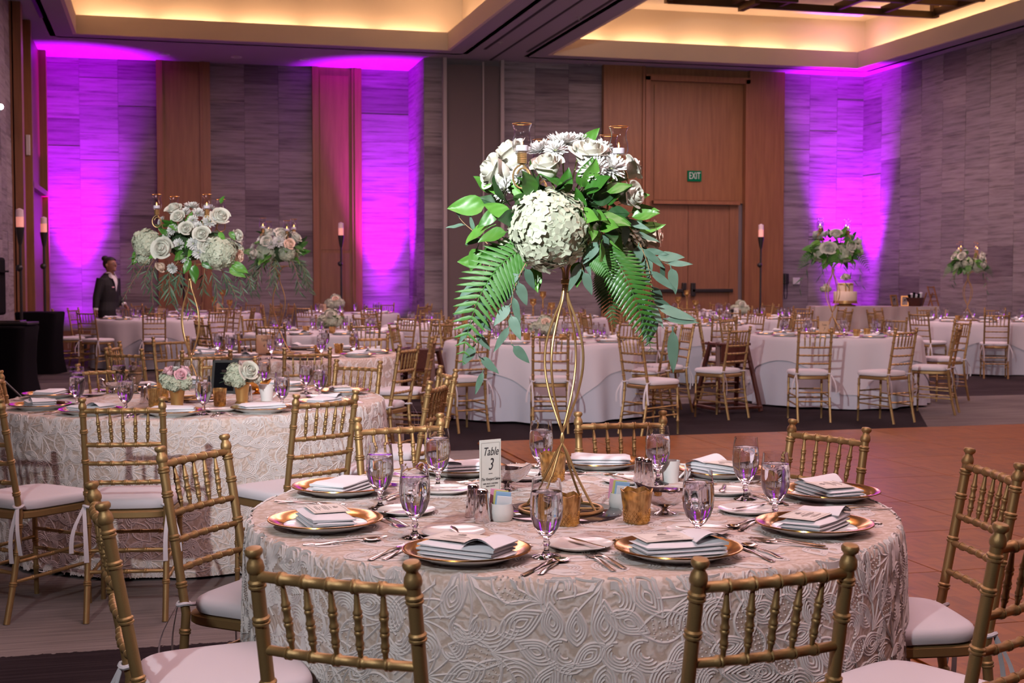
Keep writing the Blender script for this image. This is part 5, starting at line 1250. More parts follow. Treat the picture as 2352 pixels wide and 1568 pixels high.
stems(e0, (.012, 0, .85), [q3(1152, 400, -.02), q3(1184, 372, .02), q3(1259, 400, -.06), q3(1352, 372, -.03), q3(1440, 455, -.03), q3(1440, 392, .08), q3(1292, 345, .02), q3(1242, 358, 0), q3(1364, 400, -.08), q3(1402, 398, -.06), q3(1162, 438, -.05), q3(1330, 345, .06)])
for k in range(20):
    a = rnd.uniform(0, 2 * PI); zz = rnd.uniform(-.25, .75); d = Vector((math.cos(a), math.sin(a), zz)); fl(e0, 'dark_leaf', DLEAF, Vector((.012, 0, .85)) + d.normalized() * .06, d, rnd.uniform(.7, 1.0), 'Y', rnd.uniform(-1, 1))
frond(e0, [q3(1225, 560, -.06), q3(1160, 580, -.10), q3(1085, 650, -.12), q3(1062, 830, -.10)], .088, 23)
frond(e0, [q3(1385, 560, -.06), q3(1420, 590, -.10), q3(1465, 680, -.12), q3(1495, 800, -.10)], .072, 24, 'leaf')
frond(e0, [q3(1385, 590, .08), q3(1400, 620, .12), q3(1395, 670, .14), q3(1412, 750, .12)], .055, 24, 'darkleaf')
frond(e0, [q3(1180, 590, .08), q3(1150, 620, .12), q3(1135, 660, .14), q3(1130, 720, .12)], .05, 22, 'darkleaf')
frond(e0, [q3(1340, 560, -.08), q3(1370, 580, -.10), q3(1390, 600, -.12), q3(1400, 640, -.12)], .045, 16)
branch(e0, [q3(1400, 480, -.04), q3(1470, 520, -.04), q3(1510, 640, -.03), q3(1492, 690, -.04)], 11, ELEAF, sc=1.15)
branch(e0, [q3(1490, 670, -.04), q3(1500, 690, -.03), q3(1500, 720, -.03), q3(1545, 750, -.03)], 6, ELEAF, sc=1.5)
branch(e0, [q3(1460, 560, -.02), q3(1500, 590, -.02), q3(1520, 600, -.02), q3(1540, 610, -.02)], 6, ELEAF, sc=1.1)
branch(e0, [q3(1215, 590, -.10), q3(1190, 640, -.10), q3(1160, 680, -.10), q3(1175, 790, -.09)], 9, ELEAF, sc=1.1)
branch(e0, [q3(1130, 600, -.04), q3(1085, 680, -.04), q3(1070, 740, -.03), q3(1110, 850, -.03)], 10, ELEAF, sc=1.05)
branch(e0, [q3(1120, 560, -.02), q3(1090, 530, -.02), q3(1070, 520, -.02), q3(1055, 500, -.02)], 4, ELEAF, sc=.7)
branch(e0, [q3(1335, 560, -.10), q3(1340, 590, -.11), q3(1335, 600, -.11), q3(1338, 620, -.11)], 3, ELEAF, sc=1.2, spread=.4)
branch(e0, [q3(1385, 520, -.10), q3(1380, 545, -.11), q3(1375, 555, -.11), q3(1372, 570, -.11)], 3, ELEAF, sc=1.1, spread=.5)
CUPS = [((1199, 352), -.10, PI, (1222, 560)), ((1421, 358), -.05, 0, (1390, 540)), ((1398, 375), .11, 1.0, (1350, 560)), ((1245, 385), .13, 2.2, (1270, 560))]
for (p, dy, an, ft) in CUPS:
    f_ = q3(ft[0], ft[1], dy * .4); cup(e0, tuple(q3(p[0], p[1], dy)), an, tuple(f_))

def arrangement(base, seed, label, sc=1.0, zt=.69, hyd=3, roses=6, mums=6, willow=10, big=True, spread=.17, leafn=14, lod=0):
    rn = random.Random(seed); e = empty('tall_centrepiece', label, 'centrepiece'); at(e, base[0], base[1], TZ, rn.uniform(-.4, .4)); e.scale = (sc,) * 3; stand(e, zt); k = zt / .69; zc = .86 * k
    c = Vector((0, 0, zc)); link('foam_ball', MB().ball(tuple(c), .10, 12, 8, .75).mesh('foam_ball', M['core']), e)
    def dome(a, el, r): return c + Vector((math.cos(a) * math.cos(el), math.sin(a) * math.cos(el), math.sin(el) * .78)) * r
    def on(nm, me, a, el, r, s): p = dome(a, el, r); fl(e, nm, me, p, p - c, s)
    filler(e, c, .15, leafn * 2, .75, 1.1, (-.5, 1.2), False, rn, .45)
    for i in range(hyd): on('hydrangea', HYD[i % 2], -PI / 2 + (i - (hyd - 1) / 2) * 1.5 + rn.uniform(-.2, .2), rn.uniform(-.45, .15), .12, .85)
    for i in range(2): on('hydrangea', HYD[1], PI / 2 + i * 1.5 - .7, 0, .12, .9)
    for i in range(roses): on('rose', ROSE[i % 3] if rn.random() < .8 else BLUSH, -PI / 2 + rn.uniform(-1.8, 1.8), rn.uniform(-.2, 1.2), .165, 1.1)
    for i in range(mums): on('chrysanthemum', MUM[i % 3], -PI / 2 + rn.uniform(-2.4, 2.4), rn.uniform(.1, 1.5), .185, 1.0)
    for i in range(leafn):
        a = rn.uniform(0, 2 * PI) if i % 2 else -PI / 2 + rn.uniform(-1.5, 1.5); p = dome(a, rn.uniform(-.6, .5), .12); d = (p - c) + Vector((0, 0, -.06)); fl(e, 'salal_leaf', LEAF[i % 3], p, d, rn.uniform(.7, 1.0), 'Y', rn.uniform(-.6, .6))
    for i in range(willow):
        a = 2 * PI * i / willow + rn.uniform(-.5, .5); o = Vector((math.cos(a), math.sin(a), 0)); p = c + o * .10 + Vector((0, 0, -.05)); ln = rn.uniform(.14, .26)
        branch(e, [p, p + o * .08, p + o * .12 + Vector((0, 0, -ln * .5)), p + o * rn.uniform(.10, .16) + Vector((0, 0, -ln))], 11 if lod == 0 else 5, WLEAF, 8, 'willow_branch', rn.uniform(.6, 1.0), 'stem' if i % 2 else 'twig', .7, rn, .0013)
    for i in range(4):
        a = PI / 4 + i * PI / 2 + rn.uniform(-.15, .15); o = Vector((math.cos(a), math.sin(a), 0)); cup(e, tuple(c + o * .14 + Vector((0, 0, .155 + (.02 if i in (0, 2) else 0)))), a, tuple(c + o * .05))
    if big:
        for i in range(3):
            a = (-.3, PI + .3, -PI / 2)[i]; o = Vector((math.cos(a), math.sin(a), 0)); p = c + o * .09; frond(e, [p, p + o * .09, p + o * .15 + Vector((0, 0, -.05)), p + o * .20 + Vector((0, 0, -.17))], .05, 16, 'fern' if i else 'darkleaf')
    return e
# the second tall centrepiece, flower by flower
b1_ = tp(441, 921); e1 = empty('tall_centrepiece', 'tall gold centrepiece of white flowers and willow on the second lace table', 'centrepiece'); at(e1, b1_[0], b1_[1], TZ, 0); stand(e1, .69, lean=-.006)
def q4(px, py, dy=0.0):
    X, z = PY(px, py, b1_[1] + dy); return Vector((X - b1_[0], dy, z - TZ))
link('foam_ball', MB().ball((0, 0, .85), .11, 16, 10, .78).mesh('foam_ball', M['core']), e1)
for (px, py, dy, me, sc, d) in ((337, 558, -.02, HYD[1], 1.05, (-.9, -.4, 0)), (505, 580, -.10, HYD[0], 1.0, (.4, -.9, 0)), (330, 592, 0, HYD[2], .9, (-.9, -.2, -.3)), (478, 585, -.10, HYD[2], 1.1, (.1, -1, -.1)), (440, 540, .12, HYD[1], 1, (0, 1, 0)), (540, 575, .03, HYD[2], 1.0, (1, .1, 0))): fl(e1, 'hydrangea', me, q4(px, py, dy), d, sc)
for (px, py, dy, me, sc, d) in ((380, 571, -.14, ROSE[2], 1.35, (-.25, -.95, .1)), (402, 487, -.05, ROSE[0], 1.1, (-.2, -.5, .8)), (503, 503, -.05, ROSE[2], 1.2, (.4, -.7, .5)), (465, 541, -.13, ROSE[1], 1.15, (.1, -.9, .3)), (474, 563, -.13, ROSE[0], 1.0, (.2, -.95, 0)), (545, 590, -.02, BLUSH, 1.0, (.9, -.3, 0)), (370, 612, -.08, BLUSH, .8, (-.4, -.6, -.5))): fl(e1, 'rose', me, q4(px, py, dy) - Vector(d).normalized() * .02, d, sc)
for (px, py, dy, me, sc, d) in ((424, 490, -.05, MUM[0], .9, (0, -.6, .8)), (440, 478, 0, MUM[2], .9, (.1, -.3, 1)), (455, 492, -.05, MUM[0], .9, (.2, -.6, .7)), (443, 507, -.09, MUM[1], .9, (0, -.9, .5)), (411, 561, -.13, MUM[0], .8, (0, -1, .1)), (456, 580, -.13, MUM[0], .85, (.1, -1, 0)),
                                (373, 508, -.04, MUM[1], .8, (-.7, -.5, .5)), (397, 614, -.10, MUM[0], .75, (-.1, -.8, -.4)), (397, 528, -.10, MUM[1], .9, (-.2, -.9, .3)), (545, 555, 0, MUM[0], .8, (.9, -.3, .2)), (480, 480, .05, MUM[0], .9, (.4, 0, 1)), (420, 520, -.09, MUM[1], .8, (0, -.9, .4))): fl(e1, 'chrysanthemum', me, q4(px, py, dy), d, sc)
for (p, q, dy, k) in (((445, 545), (425, 566), -.13, 0), ((470, 535), (452, 560), -.14, 1), ((500, 530), (514, 548), -.12, 2), ((526, 528), (538, 548), -.08, 0), ((370, 580), (340, 590), -.1, 1), ((440, 590), (425, 622), -.12, 2), ((448, 600), (446, 645), -.12, 0), ((460, 598), (484, 616), -.12, 1), ((525, 600), (562, 622), -.08, 2), ((520, 612), (560, 632), -.09, 1), ((505, 470), (510, 458), 0, 0), ((430, 500), (410, 470), 0, 1), ((390, 545), (375, 530), -.1, 2), ((330, 560), (308, 600), .02, 2)):
    a = q4(*p, dy); b = q4(*q, dy - .02); fl(e1, 'salal_leaf', LEAF[k], a, b - a, min(1.0, max(.5, (b - a).length / .11)), 'Y', rnd.uniform(-.4, .4), (0, -1, .3))
filler(e1, (0, 0, .86), .13, 40, .6, .85, (-.5, 1.1), True)
for (px, py, dy, me, sc, d) in ((432, 530, -.12, ROSE[1], 1.0, (0, -1, .3)), (445, 560, -.14, MUM[0], .9, (0, -1, .1)), (415, 505, -.09, ROSE[0], .9, (-.2, -.8, .5)), (480, 510, -.09, MUM[2], .8, (.3, -.8, .5)), (425, 590, -.12, MUM[1], .9, (0, -1, -.2)), (385, 540, -.1, MUM[1], .8, (-.5, -.9, .1)), (455, 520, -.11, MUM[1], .8, (0, -.9, .4)), (535, 545, -.03, ROSE[0], .9, (.8, -.5, .2))): fl(e1, 'rose' if me in ROSE else 'chrysanthemum', me, q4(px, py, dy), d, sc)
for k in range(18):
    a = rnd.uniform(0, 2 * PI); d = Vector((math.cos(a), math.sin(a), rnd.uniform(-.4, .7))); fl(e1, 'dark_leaf', DLEAF, Vector((0, 0, .86)) + d.normalized() * .06, d, rnd.uniform(.7, 1.0), 'Y', rnd.uniform(-1, 1))
for (pts, nl, sc) in ((((390, 600), (400, 630), (425, 650), (440, 715)), 9, .9), (((385, 600), (395, 640), (385, 660), (392, 690)), 8, .9), (((360, 600), (350, 620), (345, 640), (352, 700)), 7, .8), (((500, 610), (520, 630), (530, 650), (545, 690)), 7, .7), (((480, 610), (490, 640), (500, 650), (500, 690)), 6, .7),
                      (((345, 590), (320, 620), (300, 650), (282, 690)), 12, .35), (((420, 610), (410, 640), (405, 660), (400, 700)), 6, .7), (((535, 600), (560, 620), (575, 640), (578, 660)), 7, .5), (((460, 540), (480, 560), (485, 580), (480, 610)), 5, .5), (((330, 560), (310, 580), (305, 600), (308, 625)), 5, .6), (((410, 600), (380, 630), (370, 650), (372, 668)), 7, .7), (((470, 610), (470, 640), (462, 660), (468, 670)), 6, .6), (((530, 600), (540, 620), (555, 640), (560, 680)), 8, .6), (((355, 595), (335, 620), (330, 640), (335, 660)), 7, .6), (((505, 610), (515, 640), (525, 650), (528, 668)), 8, .6)):
    branch(e1, [q4(x, y, -.06 + .02 * i) for i, (x, y) in enumerate(pts)], nl + 5, WLEAF, 8, 'willow_branch', sc, 'twig', .8, rnd, .0014)
for (p, dy, an, ft) in (((360, 481), -.09, PI, (392, 560)), ((475, 481), -.10, 0, (462, 570)), ((400, 485), .10, 2.4, (430, 560)), ((507, 492), .07, .6, (470, 560))): cup(e1, tuple(q4(p[0], p[1], dy)), an, tuple(q4(ft[0], ft[1], dy * .4)))
arrangement(tx(641, 11.6), 12, 'tall gold centrepiece of white and blush flowers on the third lace table', 1.15, .62, 2, 9, 16, 18, False)
arrangement(tx(1912, 15.3), 13, 'tall centrepiece with dark greenery standing before the cake', 1.45, .54, 4, 9, 4, 6, True, leafn=26, lod=1)
arrangement(tx(2222, 20.3), 14, 'tall centrepiece with tealights on the far-right table', 1.30, .54, 3, 9, 3, 3, True, lod=1)

# low bouquets
def low_bouquet(X, Y, label, vase='gold', kind='white', s=1.0, z=TZ):
    e = empty('bouquet', label, 'bouquet', group='low bouquets'); at(e, X, Y, z, 0); e.scale = (s,) * 3
    hv = .105 if vase == 'gold' else .055
    if vase == 'gold': link('vase', MB().lathe([(.001, 0), (.036, 0), (.038, .004), (.030, .012), (.033, .05), (.041, .098), (.043, .105), (.040, .105), (.030, .05), (.001, .02)], 24).mesh('vase', M['gold_vase']), e)
    elif vase == 'bowl': link('vase', MB().lathe([(.001, 0), (.03, 0), (.045, .02), (.05, .04), (.044, .055), (.041, .055), (.046, .04), (.001, .01)], 20).mesh('vase', M['chrome']), e)
    else: link('vase', MB().lathe([(.001, 0), (.02, 0), (.008, .02), (.006, .22), (.03, .25), (.027, .25), (.001, .22)], 16).mesh('vase', M['thin']), e); hv = .25
    c = Vector((0, 0, hv + .035)); link('foam_ball', MB().ball(tuple(c), .035, 10, 6).mesh('foam_ball', M['core']), e)
    rn = random.Random(hash(label) % 1 + int(X * 100) + 5)
    def on(nm, me, a, el, r, sc): d = Vector((math.cos(a) * math.cos(el), math.sin(a) * math.cos(el), math.sin(el))); fl(e, nm, me, c + d * r, d, sc)
    if kind == 'pink':
        on('rose', PINK, -1.2, .7, .05, 1.0)['label'] = 'pink rose' if False else None
    return e, c, rn, on
def fill_bouquet(X, Y, label, vase, kind, s=1.0, z=TZ):
    e = empty('bouquet', label, 'bouquet', group='low bouquets'); at(e, X, Y, z, 0); e.scale = (s,) * 3; hv = .105
    if vase == 'gold': link('vase', MB().lathe([(.001, 0), (.036, 0), (.038, .004), (.030, .012), (.033, .05), (.041, .098), (.043, .105), (.040, .105), (.030, .05), (.001, .02)], 24).mesh('vase', M['gold_vase']), e)
    elif vase == 'bowl': hv = .055; link('vase', MB().lathe([(.001, 0), (.03, 0), (.045, .02), (.05, .04), (.044, .055), (.041, .055), (.046, .04), (.001, .01)], 20).mesh('vase', M['chrome']), e)
    else: hv = .25; link('vase', MB().lathe([(.02, 0), (.022, .002), (.008, .02), (.006, .20), (.03, .25), (.028, .25)], 16).mesh('vase', M['thin']), e)
    c = Vector((0, 0, hv + .035)); link('foam_ball', MB().ball(tuple(c), .038, 10, 6).mesh('foam_ball', M['core']), e); rn = random.Random(int(abs(X) * 1000) + 5)
    def on(nm, me, a, el, r, sc, lab=None):
        d = Vector((math.cos(a) * math.cos(el), math.sin(a) * math.cos(el), math.sin(el))); o = fl(e, nm, me, c + d * r, d, sc)
        if lab: o['label'] = lab
    if kind == 'pink':
        for a, el, lab in ((-1.0, .55, 1), (-2.6, .9, 1), (.6, .9, 1)): on('rose', PINK, a, el, .045, 1.05, 'pale pink rose')
        for a, el in ((-2.1, -.05), (-.5, -.1), (-1.5, -.2), (1.2, .1), (2.6, .1), (-3.0, .3)): on('hydrangea', HYD[2], a, el, .055, .8)
        for a, el in ((-1.6, 1.3), (-.2, .5)): on('chrysanthemum', MUM[1], a, el, .06, .7)
    elif kind == 'rose':
        on('rose', ROSE[2], -.9, .45, .045, 1.2)
        for a, el in ((-2.3, .1), (-2.5, .75), (2.4, .3), (1.0, .2), (-1.7, -.25), (-3.0, -.1)): on('hydrangea', HYD[2], a, el, .055, .85)
        on('rose', ROSE[0], -.2, -.1, .06, .8)
    else:
        for a in range(6): on('hydrangea', HYD[2], a * 1.05, .15, .055, .95)
        on('hydrangea', HYD[2], 0, 1.4, .05, 1.1); on('rose', BLUSH if kind == 'cream' else ROSE[0], -1.3, .7, .06, .8)
    for k in range(9 if kind != 'ball' else 4):
        a = rn.uniform(0, 6.28); on_ = Vector((math.cos(a), math.sin(a), rn.uniform(-.3, .7))); fl(e, 'leaf', WLEAF if kind != 'white' else LEAF[0], c + on_.normalized() * .05, on_, .8 if kind != 'white' else .55, 'Y', rn.uniform(-1, 1))
    return e
p = tp(407, 940); fill_bouquet(p[0], p[1], 'pink and white bouquet in a gold cup on the second lace table', 'gold', 'pink', 1.0)
p = tp(556, 928); fill_bouquet(p[0], p[1], 'white rose bouquet in a gold cup on the second lace table', 'gold', 'rose', 1.0)
fill_bouquet(*tx(757, 15.9), 'low white bouquet with green leaves between mercury votives', 'bowl', 'white', 1.55)
fill_bouquet(*tx(1248, 13.9), 'low cream bouquet in a silver bowl behind the centrepiece wires', 'bowl', 'cream', 1.45)
fill_bouquet(*tx(769, 24.5), 'low blush bouquet on the rear table beside the torch lamp', 'bowl', 'cream', 1.9)
fill_bouquet(*tx(1699, 21.4), 'round white hydrangea bouquet on the back table', 'bowl', 'ball', 1.6)
# mercury votives and small pieces on the farther tables
for (px, D, n, lab) in ((1578, 23.6, 0, 'rear table under the exit sign'), (1247, 21.6, 1, 'back table left of the exit doors'), (512, 24.2, 2, 'rear table under the left pilaster')):
    for i, (dx, hh) in enumerate(((-.16, .22), (.0, .34), (.14, .16))):
        X, Y = tx(px, D); e = empty('footed_votive', '%s footed mercury votive in the cluster, %s' % (('left', 'tallest', 'right')[i], lab), 'candle holder', group='footed mercury votives'); at(e, X + dx, Y - (.08 if i == 2 else 0), TZ, 0)
        link('stem', MB().lathe([(.001, 0), (.05, 0), (.045, .012), (.012, .03), (.015, hh * .5), (.012, hh - .02), (.03, hh)], 16).mesh('stem', M['mercury']), e)
        g = link('glass_cup', MB().lathe([(.03, hh), (.055, hh + .03), (.052, hh + .07), (.06, hh + .10), (.057, hh + .10), (.048, hh + .07), (.001, hh + .015)], 18).mesh('glass_cup', M['mercury']), e)
        link('flame', MB().ball((0, 0, hh + .05), .012, 6, 4, 1.6).mesh('flame', M['flame']), g)
k = 0
for key, offs in (('t7', ((-.30, -.25), (-.15, .1), (.22, -.2), (.36, .05))), ('t10', ((-.1, -.28), (.18, -.3), (.35, -.1))), ('t4', ((.12, -.2), (.3, .1), (-.2, -.15))), ('t2', ((.28, -.1), (.42, .15))), ('t8', ((-.1, -.2), (.15, -.1), (.3, .1))), ('t11', ((.2, -.2), (-.3, 0))), ('t12', ((-.2, -.2), (.25, 0))), ('t13', ((.25, -.2),)), ('t14', ((0, -.2), (.2, .1))), ('t3', ((.1, -.2),))):
    c_, R_, d_, n_ = TABLES[key]
    for i, (dx, dy) in enumerate(offs):
        q = (('leftmost', 'second from left', 'third from left', 'rightmost')[i] if len(offs) == 4 else ('left', 'middle', 'right')[i] if len(offs) == 3 else ('left', 'right')[i] if len(offs) == 2 else 'alone') if sorted(offs) == list(offs) else 'side %d' % i
        q = ('leftmost', 'second from left', 'third from left', 'fourth from left')[sorted(offs).index((dx, dy))]
        votive(0, 0, 'amber mercury votive, %s, %s' % (q, d_), .085, .042, 'mercury glass votives', True, (c_[0] + dx, c_[1] + dy))
for X, Y, lab in ((tx(1157, 13.3)[0], 13.3, 'chrome shaker catching the flash on the white table behind the ferns'), (tx(1870, 15.0)[0], 15.0, 'chrome shaker on the white table before the cake'), (tx(563, 11.2)[0], 11.2, 'purple-glinting chrome shaker on the third lace table')): shaker(0, 0, lab, (X, Y))
# ---------------------------------------------------------------- torch lamps
def torch(X, Y, zt, label, knob=True):
    e = empty('torch_lamp', label, 'lamp', group='black floor torch lamps'); at(e, X, Y, 0, 0)
    link('base', MB().lathe([(.001, 0), (.16, 0), (.17, .01), (.17, .03), (.03, .05), (.02, .08)], 20).mesh('base', M['blackmetal']), e)
    link('pole', MB().lathe([(.02, .05), (.02, zt - .45)], 10).mesh('pole', M['blackmetal']), e)
    if knob: link('knob', MB().ball((-.02, 0, zt - .82), .05, 12, 8).mesh('knob', M['blackmetal']), e)
    link('cup', MB().lathe([(.02, zt - .50), (.03, zt - .47), (.055, zt - .32), (.062, zt - .26), (.055, zt - .26), (.03, zt - .3)], 16).mesh('cup', M['blackmetal']), e)
    s = link('shade', MB().lathe([(.05, zt - .27), (.052, zt - .12)], 16).mesh('shade', M['frost']), e); link('shade_top', MB().lathe([(.052, zt - .12), (.05, zt - .02), (.001, zt)], 16).mesh('shade_top', M['frosttop']), s)
for px, Y, py, lab in ((783, 26.3, 510, 'black torch lamp standing against the pink-lit pilaster'), (1748, 26.6, 514, 'black torch lamp right of the exit doors'), (100, 22.0, 497, 'black torch lamp in the magenta-lit left corner'), (45, 18.3, 478, 'black torch lamp before the left wall doorway'), (421, 26.0, 560, 'black torch lamp hidden behind the second centrepiece')):
    X, z = PY(px, py, Y); torch(X, Y, z, lab)

# ---------------------------------------------------------------- wooden high chairs
def high_chair(px, D, rz, label):
    e = empty('high_chair', label, 'high chair', group='wooden high chairs'); X, Y = tx(px, D); at(e, X, Y, 0, rz); w = M['cherry']
    def plank(nm, a, b, sx, sy):
        a, b = Vector(a), Vector(b); d = b - a; mt = d.to_track_quat('Z', 'Y').to_matrix(); link(nm, MB().box(*((a + b) / 2), sx, sy, d.length, mtx=mt, bev=.006).mesh(nm, w, False), e)
    for s in (-1, 1):
        plank('leg', (s * .26, -.27, 0), (s * .17, -.09, .74), .05, .035); plank('leg', (s * .26, .27, 0), (s * .17, .07, .74), .05, .035)
        plank('rail', (s * .265, -.26, .04), (s * .265, .26, .04), .05, .03); plank('arm', (s * .17, -.16, .72), (s * .17, .16, .72), .05, .03); plank('side_rail', (s * .215, -.16, .45), (s * .215, .16, .45), .04, .022)
    for y in (-.27, .27): plank('cross_bar', (-.26, y, .05), (.26, y, .05), .05, .03)
    plank('footrest', (-.21, .19, .28), (.21, .19, .28), .07, .02)
    link('seat', MB().box(0, 0, .52, .34, .28, .02, bev=.006).mesh('seat', w, False), e); link('back_panel', MB().box(0, -.13, .63, .32, .02, .2, bev=.006).mesh('back_panel', w, False), e)
    link('front_bar', MB().box(0, .13, .70, .34, .03, .05, bev=.006).mesh('front_bar', w, False), e)
    link('strap', MB().tube([(-.05, 0, .53), (-.04, .05, .56), (.02, .08, .50), (.03, .15, .45)], .008, 5).mesh('strap', M['blackmetal']), e)
high_chair(1672, 14.35, .35, 'dark red wooden high chair left of the cake-side table'); high_chair(962, 13.2, -.3, 'dark red wooden high chair in the aisle behind the gold chairs')

# ---------------------------------------------------------------- cake table and its things
q1, q2 = PZ(1868, 702, .90), PZ(2135, 705, .90)
cx_, cy_ = (q1[0] + q2[0]) / 2, 25.0
X1, X2 = (1868 - 1176) / F * 25.0, (2150 - 1176) / F * 25.0; cw = X2 - X1; cX = (X1 + X2) / 2; CZ = .885
e = empty('cake_table', 'long table under a taupe floor-length cloth holding the cake', 'table'); at(e, cX, 25.2, 0, 0)
link('tabletop', MB().box(0, 0, CZ - .02, cw, .75, .03).mesh('tabletop', M['cherry'], False), e)
for sx in (-1, 1):
    for sy in (-1, 1): link('leg', MB().box(sx * (cw / 2 - .1), sy * .3, (CZ - .03) / 2, .05, .05, CZ - .03).mesh('leg', M['blackmetal'], False), e)
nn = 160; m = MB()
def rr(k, w, d):
    t = (k / nn) * 4 % 4; s = t % 1; x, y = ((-1 + 2 * s, -1), (1, -1 + 2 * s), (1 - 2 * s, 1), (-1, 1 - 2 * s))[int(t)]; return x * w, y * d
for j, (zz, am, inset) in enumerate(((CZ + .002, 0, .5), (CZ + .002, 0, 1), (CZ - .02, .004, 1.0), (.5, .02, 1), (.25, .03, 1), (.01, .035, 1))):
    for k_ in range(nn):
        x, y = rr(k_, cw / 2, .38); x2, y2 = x * inset, y * inset; o_ = 1 + am / .4 * (1 + math.sin(k_ * 1.7) * .8); m.v.append((x2 + (am * (1 + math.sin(k_ * 1.7))) * (1 if x > 0 else -1) * (abs(x) > cw / 2 - .01), y2 + am * (1 + math.sin(k_ * 1.3 + 1)) * (1 if y > 0 else -1) * (abs(y) > .37), zz))
for j in range(5):
    for k_ in range(nn): m.f.append((j * nn + k_, (j + 1) * nn + k_, (j + 1) * nn + (k_ + 1) % nn, j * nn + (k_ + 1) % nn))
m.f.append(tuple(range(nn))[::-1]); m.mi = [0] * len(m.f)
o = link('cake_tablecloth', m.mesh('cake_tablecloth', M['cakecloth'])); at(o, cX, 25.2, 0, 0); tag(o, 'taupe cloth hanging in folds from the long cake table', 'tablecloth')
def cakeX(px, Y=25.1): return (px - 1176) / F * Y
e = empty('wedding_cake', 'two-tier cream cake with a gold ribbon on a gold stand', 'cake'); at(e, cakeX(1941), 25.1, CZ + .003, 0)
link('cake_stand', MB().lathe([(.001, 0), (.19, 0), (.2, .02), (.12, .04), (.12, .05), (.24, .055), (.24, .07), (.001, .07)], 32).mesh('cake_stand', M['gold_vase']), e)
link('lower_tier', MB().lathe([(.001, .07), (.215, .07), (.218, .08), (.218, .27), (.210, .28), (.001, .28)], 36).mesh('lower_tier', M['cake']), e)
link('upper_tier', MB().lathe([(.001, .28), (.145, .28), (.147, .29), (.147, .43), (.14, .44), (.001, .44)], 36).mesh('upper_tier', M['cake']), e)
rb = link('ribbon', MB().lathe([(.2195, .075), (.2205, .075), (.2205, .105), (.2195, .105)], 36, closed=True).lathe([(.1485, .40), (.1495, .40), (.1495, .425), (.1485, .425)], 36, closed=True).mesh('ribbon', M['gold_vase']), e)
link('bow', MB().grid(lambda u, v: (-.0 + (u - .5) * .16, -.155 - .012 * math.sin(PI * u * 2) ** 2, .405 + (v - .5) * .05 * abs(u - .5) * 2 + .01), 10, 2).grid(lambda u, v: (.16 * (.5 - u), -.154 - .012 * math.sin(PI * u * 2) ** 2, .405 + (v - .5) * .05 * abs(u - .5) * 2 + .01), 10, 2)
     .box(-.03, -.157, .34, .022, .003, .12).box(.035, -.157, .34, .022, .003, .12).mesh('bow', M['gold_vase']), e)
c = Vector((0, 0, .50))
for k_, (a, el, me, nm, s_) in enumerate(((-1.2, .6, ROSE[0], 'rose', 1.3), (-2.2, .5, ROSE[2], 'rose', 1.2), (-.3, .5, BLUSH, 'rose', 1.2), (1.5, .6, ROSE[1], 'rose', 1.2), (0, 1.5, HYD[2], 'hydrangea', 1.4))):
    d = Vector((math.cos(a) * math.cos(el), math.sin(a) * math.cos(el), math.sin(el))); fl(e, nm, me, c + d * .05, d, s_)
for k_ in range(7):
    a = k_ * .9; d = Vector((math.cos(a), math.sin(a), .3)); fl(e, 'leaf', LEAF[k_ % 3], c + d * .03, d, .9, 'Y')
p = cakeX(1896, 25.0); fill_bouquet(p, 25.0, 'small white bouquet in a slim vase left of the cake', 'slim', 'ball', 1.1, CZ + .003)
def photo_frame(px, Y, w, h, rz, tilt, label, mt='gold_vase', z=CZ + .004):
    e = empty('photo_frame', label, 'frame'); at(e, cakeX(px, Y), Y, z, rz); b = MB(); t = .022
    for (x, zz, sx, sz) in ((0, h - t / 2, w, t), (0, t / 2, w, t), (-w / 2 + t / 2, h / 2, t, h - 2 * t), (w / 2 - t / 2, h / 2, t, h - 2 * t)): b.box(x, 0, zz, sx, .02, sz)
    f_ = link('frame', b.mesh('frame', M[mt], False), e, rot=(-tilt, 0, 0)); link('photo_print', MB().box(0, .004, h / 2, w - 2 * t, .004, h - 2 * t).mesh('photo_print', M['photo'], False), f_)
    link('strut', MB().box(0, h * .28, h * .36, .03, .006, h * .78, mtx=Matrix.Rotation(.62, 3, 'X')).mesh('strut', M['blackmetal'], False), e)
photo_frame(2056, 24.95, .16, .22, .5, .25, 'small gold photo frame leaning right of the cake'); photo_frame(2078, 25.05, .14, .20, -.3, .25, 'second gold photo frame beside the wicker basket')
# basket with rolled cloths
e = empty('basket', 'dark wicker basket holding rolled cloths on the cake table', 'basket'); at(e, cakeX(2100, 25.1), 25.1, CZ + .003, 0)
link('body', MB().lathe([(.001, 0), (.12, 0), (.14, .03), (.17, .16), (.175, .165), (.165, .165), (.13, .03), (.001, .015)], 20).mesh('body', M['cherry']), e)
for k_ in range(6): link('rolled_cloth', MB().tube([(-.10 + k_ * .04, -.02 + .03 * (k_ % 2), .10), (-.11 + k_ * .045, -.03, .22 + .02 * (k_ % 3))], .028, 8).mesh('rolled_cloth', M['napkin'] if k_ % 2 else M['black']), e)
e = empty('wooden_easel', 'folding wooden display stand at the right end of the cake table', 'display stand'); at(e, cakeX(2138, 25.1), 25.1, CZ + .003, .5)
for s in (-1, 1):
    link('front_leg', MB().box(s * .08, -.05, .19, .022, .02, .40, mtx=Matrix.Rotation(-.35, 3, 'X'), bev=.003).mesh('front_leg', M['wood'], False), e); link('rear_leg', MB().box(s * .08, .09, .13, .022, .02, .28, mtx=Matrix.Rotation(.4, 3, 'X'), bev=.003).mesh('rear_leg', M['wood'], False), e)
for zz, yy in ((.36, .015), (.22, -.04), (.1, -.08)): link('cross_bar', MB().box(0, yy, zz, .18, .016, .02).mesh('cross_bar', M['wood'], False), e)

